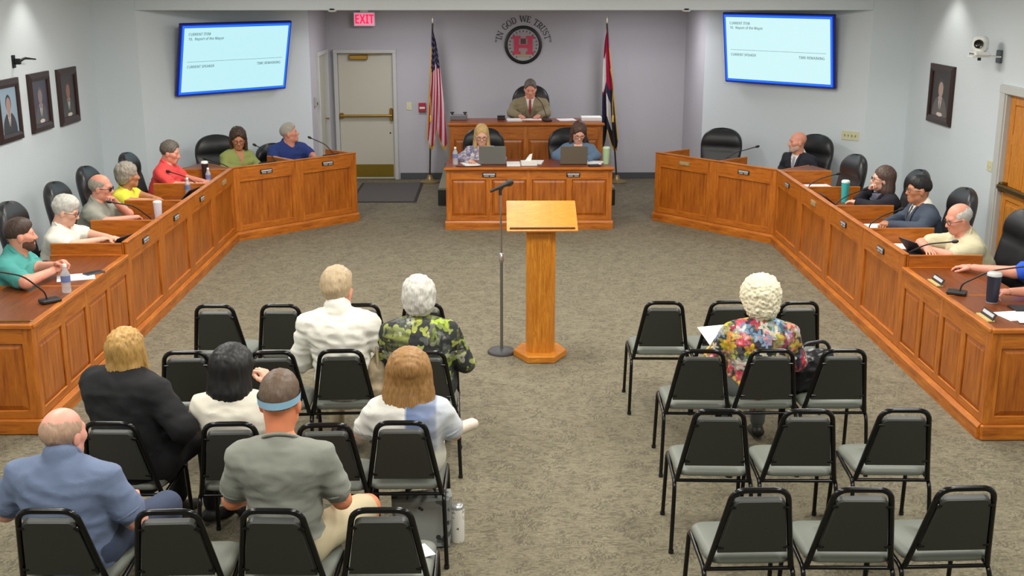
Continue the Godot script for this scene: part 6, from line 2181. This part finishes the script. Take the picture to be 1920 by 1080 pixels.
	var bd := {"tie": M("tie_pale", col(150, 150, 168), 0.7), "at": ar.lerp(br, 0.25) - nr * 1.12, "yaw": yr, "head": Vector3(0.0, 1.075, 0.08), "look": [-0.55, 0.0, 0.0], "skin": ruddy, "shirt": dark_suit, "shirt_name": "jacket", "pants": dark_tr, "inner": white_sh, "vneck": 0.16, "collar": false, "sleeve": "long", "beard": M("beard_grey", col(196, 164, 146), 0.9), "arms": lap_arms(), "brow_m": brow_grey, "seed": 11}
	person("bald man in a dark suit with a pale tie leaning back in a leather chair", bd)
	person("woman in a dark cardigan and glasses with her hand at her chin", {"at": Vector3(4.10, 0, -11.83), "yaw": -q, "head": Vector3(0.0, 1.045, 0.12), "look": [-0.1, -0.05, 0.0], "kind": "woman", "skin": pale, "shirt": plain("cardigan_dark", 26, 26, 36), "shirt_name": "cardigan", "pants": dark_tr, "inner": plain("top_grey", 150, 150, 172), "vneck": 0.12, "collar": false, "sleeve": "long", "hair": "bob", "hair_m": hair_mat("ash_brown", col(96, 76, 66), col(58, 42, 36)), "hair_scale": Vector3(0.9, 0.95, 0.92), "glasses": gl_dark, "arms": [[Vector3(0.18, 0.79, 0.24), Vector3(0.0, 0.80, 0.36), "rest"], [Vector3(-0.14, 0.80, 0.30), Vector3(-0.02, 0.925, 0.24), "fist", Vector3(0, 0.5, -0.1)]], "seed": 12})
	var blue_suit := plain("suit_grey_blue", 62, 72, 88)
	var sd := {"tie": M("tie_grey", col(70, 72, 80), 0.7), "at": Vector3(4.08, 0, -10.73), "yaw": -q, "head": Vector3(0.0, 1.125, 0.12), "look": [-0.05, 0.0, 0.0], "build": 1.12, "fat": 1.05, "skin": tan, "shirt": blue_suit, "shirt_name": "jacket", "pants": dark_tr, "inner": white_sh, "vneck": 0.16, "collar": false, "sleeve": "long", "hair": "crew", "hair_m": blackh, "glasses": M("glasses_thin", col(90, 70, 56), 0.3), "arms": [[Vector3(0.26, 0.80, 0.16), Vector3(0.06, 0.80, 0.38), "grip", Vector3(-0.3, 0, 0)], [Vector3(-0.26, 0.80, 0.16), Vector3(-0.06, 0.80, 0.38), "grip", Vector3(0.3, 0, 0)]], "seed": 13}
	person("man in a grey-blue suit and thin glasses with short black hair", sd)
	person("older man in a beige short-sleeved shirt and glasses bent over his desk", {"at": Vector3(4.12, 0, -9.62), "yaw": -q, "head": Vector3(0.02, 1.075, 0.22), "look": [0.1, 0.28, 0.0], "hunch": 0.03, "build": 1.12, "fat": 1.15, "skin": ruddy, "shirt": plain("shirt_beige", 206, 198, 164), "pants": dark_tr, "hair": "ring", "hair_m": silver, "brow_m": brow_grey, "glasses": gl_dark, "arms": [[Vector3(0.24, 0.80, 0.34), Vector3(-0.02, 0.80, 0.42), "rest", Vector3(-0.5, 0, 0)], [Vector3(-0.24, 0.80, 0.42), Vector3(0.02, 0.81, 0.46), "rest", Vector3(0.4, 0, 0)]], "seed": 14})
	person("person in a bright blue polo leaning on the staff desk by the dark tumbler", {"at": Vector3(4.24, 0, -8.32), "yaw": -q, "head": Vector3(0.0, 1.14, 0.1), "look": [0.0, 0.1, 0.0], "build": 1.1, "skin": ruddy, "shirt": plain("polo_blue", 44, 92, 206), "pants": dark_tr, "hair": "short", "hair_m": brown, "arms": [[Vector3(0.22, 0.83, 0.28), Vector3(0.24, 0.84, 0.53), "grip", Vector3(0.2, 0, 0.3)], [Vector3(-0.30, 0.85, 0.26), Vector3(-0.56, 0.825, 0.48), "rest"]], "seed": 15})

	# ---- audience (facing -z)
	person("broad man in a white shirt with sandy grey hair seen from behind", {"at": Vector3(-0.97, 0, -6.98), "yaw": PI, "head": Vector3(0.03, 1.145, 0.05), "look": [-0.25, 0.0, 0.0], "build": 1.06, "fat": 1.08, "skin": ruddy, "shirt": white_sh, "pants": khaki, "sleeve": "long", "hair": "swept", "hair_m": sandy, "arms": lap_arms(0.26, 1.1), "cell": 0.013, "face": false, "fold": 0.012, "fold_freq": Vector3(4, 13, 4), "collar_up": 0.02, "seed": 21, "head_scale": 1.12, "neck": 0.158})
	var gr := print_texture(col(38, 40, 40), [col(168, 190, 40), col(196, 206, 90), col(92, 98, 92), col(176, 176, 166), col(30, 30, 34), col(120, 120, 112)], 60, 10, 30, 15, 3)
	person("woman with silver hair in a green and black leafy blouse seen from behind", {"at": Vector3(-0.47, 0, -6.97), "yaw": PI, "head": Vector3(0.02, 1.09, 0.03), "look": [0.0, 0.1, 0.0], "kind": "woman", "build": 1.12, "fat": 1.1, "skin": ruddy, "shirt": cloth("blouse_leafy", Color.WHITE, 0.85, gr, Vector3.ONE * 2.2), "shirt_name": "blouse", "pants": plain("skirt_dark", 44, 46, 50), "sleeve": "long", "hair": "puffy", "hair_m": silver, "arms": lap_arms(0.24, 1.1), "cell": 0.013, "face": false, "collar": false, "seed": 22, "head_scale": 1.12, "neck": 0.158})
	person("blonde woman in a black coat turned sideways on her chair", {"at": Vector3(-1.93, 0, -5.82), "yaw": PI - 0.45, "head": Vector3(0.10, 1.095, 0.09), "look": [0.3, 0.0, 0.0], "kind": "woman", "build": 1.28, "fat": 1.1, "skin": pale, "shirt": plain("coat_black", 7, 8, 12), "shirt_name": "coat", "pants": plain("trousers_black", 12, 12, 16), "sleeve": "long", "hair": "shaggy", "hair_m": blonde, "hair_scale": Vector3(1.02, 1, 1.02), "arms": [[Vector3(0.27, 0.74, 0.1), Vector3(0.12, 0.66, 0.3), "rest"], [Vector3(-0.32, 0.76, 0.0), Vector3(-0.14, 0.66, 0.24), "rest"]], "cell": 0.014, "face": false, "seed": 23, "head_scale": 1.0, "neck": 0.158})
	person("woman with bobbed black hair in a cream white top seen from behind", {"at": Vector3(-1.37, 0, -5.82), "yaw": PI, "head": Vector3(0.03, 1.02, 0.05), "look": [-0.25, 0.1, 0.0], "kind": "woman", "build": 1.05, "skin": pale, "shirt": plain("top_cream", 226, 220, 204), "shirt_name": "top", "pants": dark_tr, "sleeve": "short", "hair": "bob", "hair_m": blackh, "hair_scale": Vector3(1.08, 0.98, 1.06), "arms": [[Vector3(0.23, 0.70, 0.04), Vector3(0.1, 0.66, 0.26), "rest"], [Vector3(-0.22, 0.76, 0.16), Vector3(-0.12, 0.88, 0.22), "fist", Vector3(0, 0.3, 0)]], "cell": 0.014, "face": false, "collar": false, "seed": 24, "head_scale": 1.04, "neck": 0.158})
	var wb := Image.create(64, 64, false, Image.FORMAT_RGB8)
	for y in 64:
		for x in 64:
			wb.set_pixel(x, y, col(216, 214, 206) if x < 33 else col(92, 112, 152).lerp(col(206, 210, 214), 0.75 if (x > 38 and x < 54) else 0.0))
	person("woman with long dark blonde hair in a white and denim-blue top", {"at": Vector3(-0.48, 0, -5.80), "yaw": PI, "head": Vector3(-0.01, 1.01, 0.04), "look": [0.0, 0.05, 0.0], "kind": "woman", "build": 1.05, "skin": pale, "shirt": cloth("top_white_blue", Color.WHITE, 0.9, ImageTexture.create_from_image(wb), Vector3(1, 1, 1)), "shirt_name": "top", "pants": plain("trousers_pale", 206, 204, 190), "sleeve": "short", "hair": "long", "hair_m": dblonde, "hair_scale": Vector3(1.08, 0.9, 1.04), "arms": lap_arms(0.23, 1.05),
		"legs": [[Vector3(0.0, 0.64, 0.38), Vector3(-0.2, 0.57, 0.42), Vector3(-1, 0.3, 0.25)], [Vector3(-0.1, 0.545, 0.43), Vector3(-0.10, 0.10, 0.42)]], "shoes": M("sandal_white", col(216, 200, 184), 0.6), "pants_len": "short", "cell": 0.013, "face": false, "collar": false, "seed": 25, "head_scale": 1.12, "neck": 0.158})
	person("man in a grey T-shirt with a pale blue headband seen from behind", {"at": Vector3(-0.95, 0, -4.80), "yaw": PI, "head": Vector3(0.01, 1.215, 0.04), "look": [-0.08, 0.05, 0.0], "build": 0.98, "fat": 1.04, "skin": skin_mat("sunburnt", col(222, 136, 96)), "shirt": plain("tshirt_grey", 136, 138, 128), "shirt_name": "t_shirt", "pants": khaki, "pants_name": "shorts", "pants_len": "short", "hair": "crew", "hair_m": hair_mat("short_brown", col(112, 88, 66), col(72, 58, 48)), "headband": M("headband_blue", col(140, 182, 206), 0.8), "arms": [[Vector3(0.245, 0.75, 0.03), Vector3(0.14, 0.68, 0.27), "rest"], [Vector3(-0.245, 0.75, 0.03), Vector3(-0.14, 0.68, 0.27), "rest"]],
		"legs": [[Vector3(0.2, 0.545, 0.42), Vector3(0.2, 0.10, 0.40)], [Vector3(-0.32, 0.56, 0.36), Vector3(-0.3, 0.10, 0.36)]], "cell": 0.013, "face": false, "collar": false, "seed": 26, "head_scale": 1.1, "neck": 0.192})
	person("bald man in a blue polo and jeans seen from behind", {"at": Vector3(-1.91, 0, -4.80), "yaw": PI - 0.12, "head": Vector3(0.03, 1.06, 0.06), "look": [-0.3, 0.05, 0.0], "build": 1.1, "fat": 1.12, "skin": skin_mat("pink", col(226, 160, 140)), "shirt": plain("polo_slate_blue", 104, 118, 146), "pants": denim, "hair": "ring", "hair_m": hair_mat("thin_grey", col(188, 158, 132), col(158, 122, 100)), "arms": [[Vector3(0.31, 0.70, 0.0), Vector3(0.33, 0.63, 0.24), "rest"], [Vector3(-0.29, 0.68, 0.02), Vector3(-0.16, 0.66, 0.27), "rest"]],
		"legs": [[Vector3(0.14, 0.545, 0.43), Vector3(0.14, 0.10, 0.42)], [Vector3(-0.26, 0.56, 0.42), Vector3(-0.28, 0.10, 0.44)]], "cell": 0.013, "face": false, "collar_up": 0.012, "seed": 27, "head_scale": 1.02, "neck": 0.158})
	var fl2 := print_texture(col(40, 42, 50), [col(226, 70, 96), col(244, 212, 40), col(130, 168, 200), col(238, 230, 214), col(222, 50, 80), col(104, 140, 74), col(240, 200, 60), col(238, 140, 150)], 100, 12, 24, 19)
	person("woman with curly white hair in a bright flowered blouse seen from behind", {"at": Vector3(1.645, 0, -6.97), "yaw": PI, "head": Vector3(0.0, 1.075, 0.04), "look": [0.1, 0.12, 0.0], "kind": "woman", "build": 1.1, "fat": 1.08, "skin": pale, "shirt": cloth("blouse_flowers", Color.WHITE, 0.85, fl2, Vector3.ONE * 1.7), "shirt_name": "blouse", "pants": plain("skirt_grey", 90, 94, 92), "sleeve": "long", "hair": "curly", "hair_m": white_hair, "arms": [[Vector3(0.26, 0.70, 0.06), Vector3(0.15, 0.70, 0.3), "grip"], [Vector3(-0.25, 0.68, 0.02), Vector3(-0.1, 0.66, 0.26), "rest"]], "cell": 0.013, "face": false, "collar": false, "seed": 28, "head_scale": 1.12, "neck": 0.158})
	var pp := thing("held_paper", "white sheet held by the woman with curly white hair", "paper", Vector3(1.47, 0.725, -7.36), 0.3)
	part("sheet", MB.new().box(Vector3.ZERO, Vector3(0.2, 0.003, 0.26), 0.0, Basis(Vector3.RIGHT, 0.35)), M("paper_white", col(236, 236, 232), 0.8), pp)
	# leather chairs behind the desks
	exec_chair(Vector3(-3.90, 0, -8.72), q, "leather office chair of the man in a teal polo")
	exec_chair(Vector3(-4.02, 0, -10.14), q, "leather office chair of the white-haired man in a white shirt")
	exec_chair(Vector3(-4.0, 0, -11.2), q, "leather office chair of the man in dark glasses")
	exec_chair(Vector3(-4.04, 0, -12.2), q, "leather office chair of the woman in yellow")
	exec_chair(Vector3(-3.92, 0, -13.22), q, "leather office chair of the man in a coral shirt")
	exec_chair(olive_at - nl * 0.05 - Vector3(0.12, 0, 0.0), yl - 0.3, "leather office chair of the woman in an olive blouse")
	exec_chair(navy_at - nl * 0.02, yl, "low-set leather office chair of the man in a navy polo")
	get_child(get_child_count() - 1).scale.y = 0.82
	exec_chair(Vector3(0.5, 0.25, -17.06), 0.0, "tall leather chair of the man in a tan suit on the platform")
	get_child(get_child_count() - 1).scale.y = 1.14
	exec_chair(Vector3(-0.18, 0, -15.24), 0.0, "leather office chair of the blonde clerk")
	exec_chair(Vector3(0.98, 0, -15.24), 0.1, "leather office chair of the clerk in a denim shirt")
	exec_chair(ar.lerp(br, 0.25) - nr * 1.16, yr, "leather office chair of the bald man in a dark suit")
	exec_chair(Vector3(2.89, 0, -15.2), -0.42, "empty leather office chair at the end of the angled row by the maroon flag")
	exec_chair(Vector3(3.76, 0, -12.93), -q + 0.15, "empty leather office chair pulled up to the desk with the agenda")
	exec_chair(Vector3(4.08, 0, -11.85), -q, "leather office chair of the woman in a dark cardigan")
	exec_chair(Vector3(4.12, 0, -10.75), -q, "leather office chair of the man in a grey-blue suit")
	exec_chair(Vector3(4.20, 0, -9.64), -q, "leather office chair of the man in a beige shirt")
	exec_chair(Vector3(4.30, 0, -8.32), -q, "leather office chair of the person in a bright blue polo")

# ---------------------------------------------------------------- scene
const PANEL_E := 6.0
const PANEL_C := Color(1.0, 0.99, 0.965)
const ALCOVE_E := 2.4
const CAN_E := 0.9

func _ready() -> void:
	var cam := Camera3D.new()
	cam.name = "camera"
	cam.fov = 27.862
	cam.near = 0.05
	cam.far = 60.0
	add_child(cam)
	cam.position = Vector3(0, 3.0, 0)
	cam.rotation = Vector3(-0.25651, -0.012885, 0)
	cam.current = true
	var we := WorldEnvironment.new()
	we.name = "environment"
	var env := Environment.new()
	env.background_mode = Environment.BG_COLOR
	env.background_color = Color(0.02, 0.02, 0.02)
	env.tonemap_mode = Environment.TONE_MAPPER_LINEAR
	env.tonemap_exposure = 1.0
	env.sdfgi_enabled = true
	env.ssao_enabled = true
	env.ssil_enabled = true
	we.environment = env
	add_child(we)
	build_lights()
	make_textures()
	woods()
	build_room()
	build_wall_things()
	build_desks()
	build_podium()
	build_mic_stand()
	build_chairs()
	build_people()
	build_items()
	build_flags()
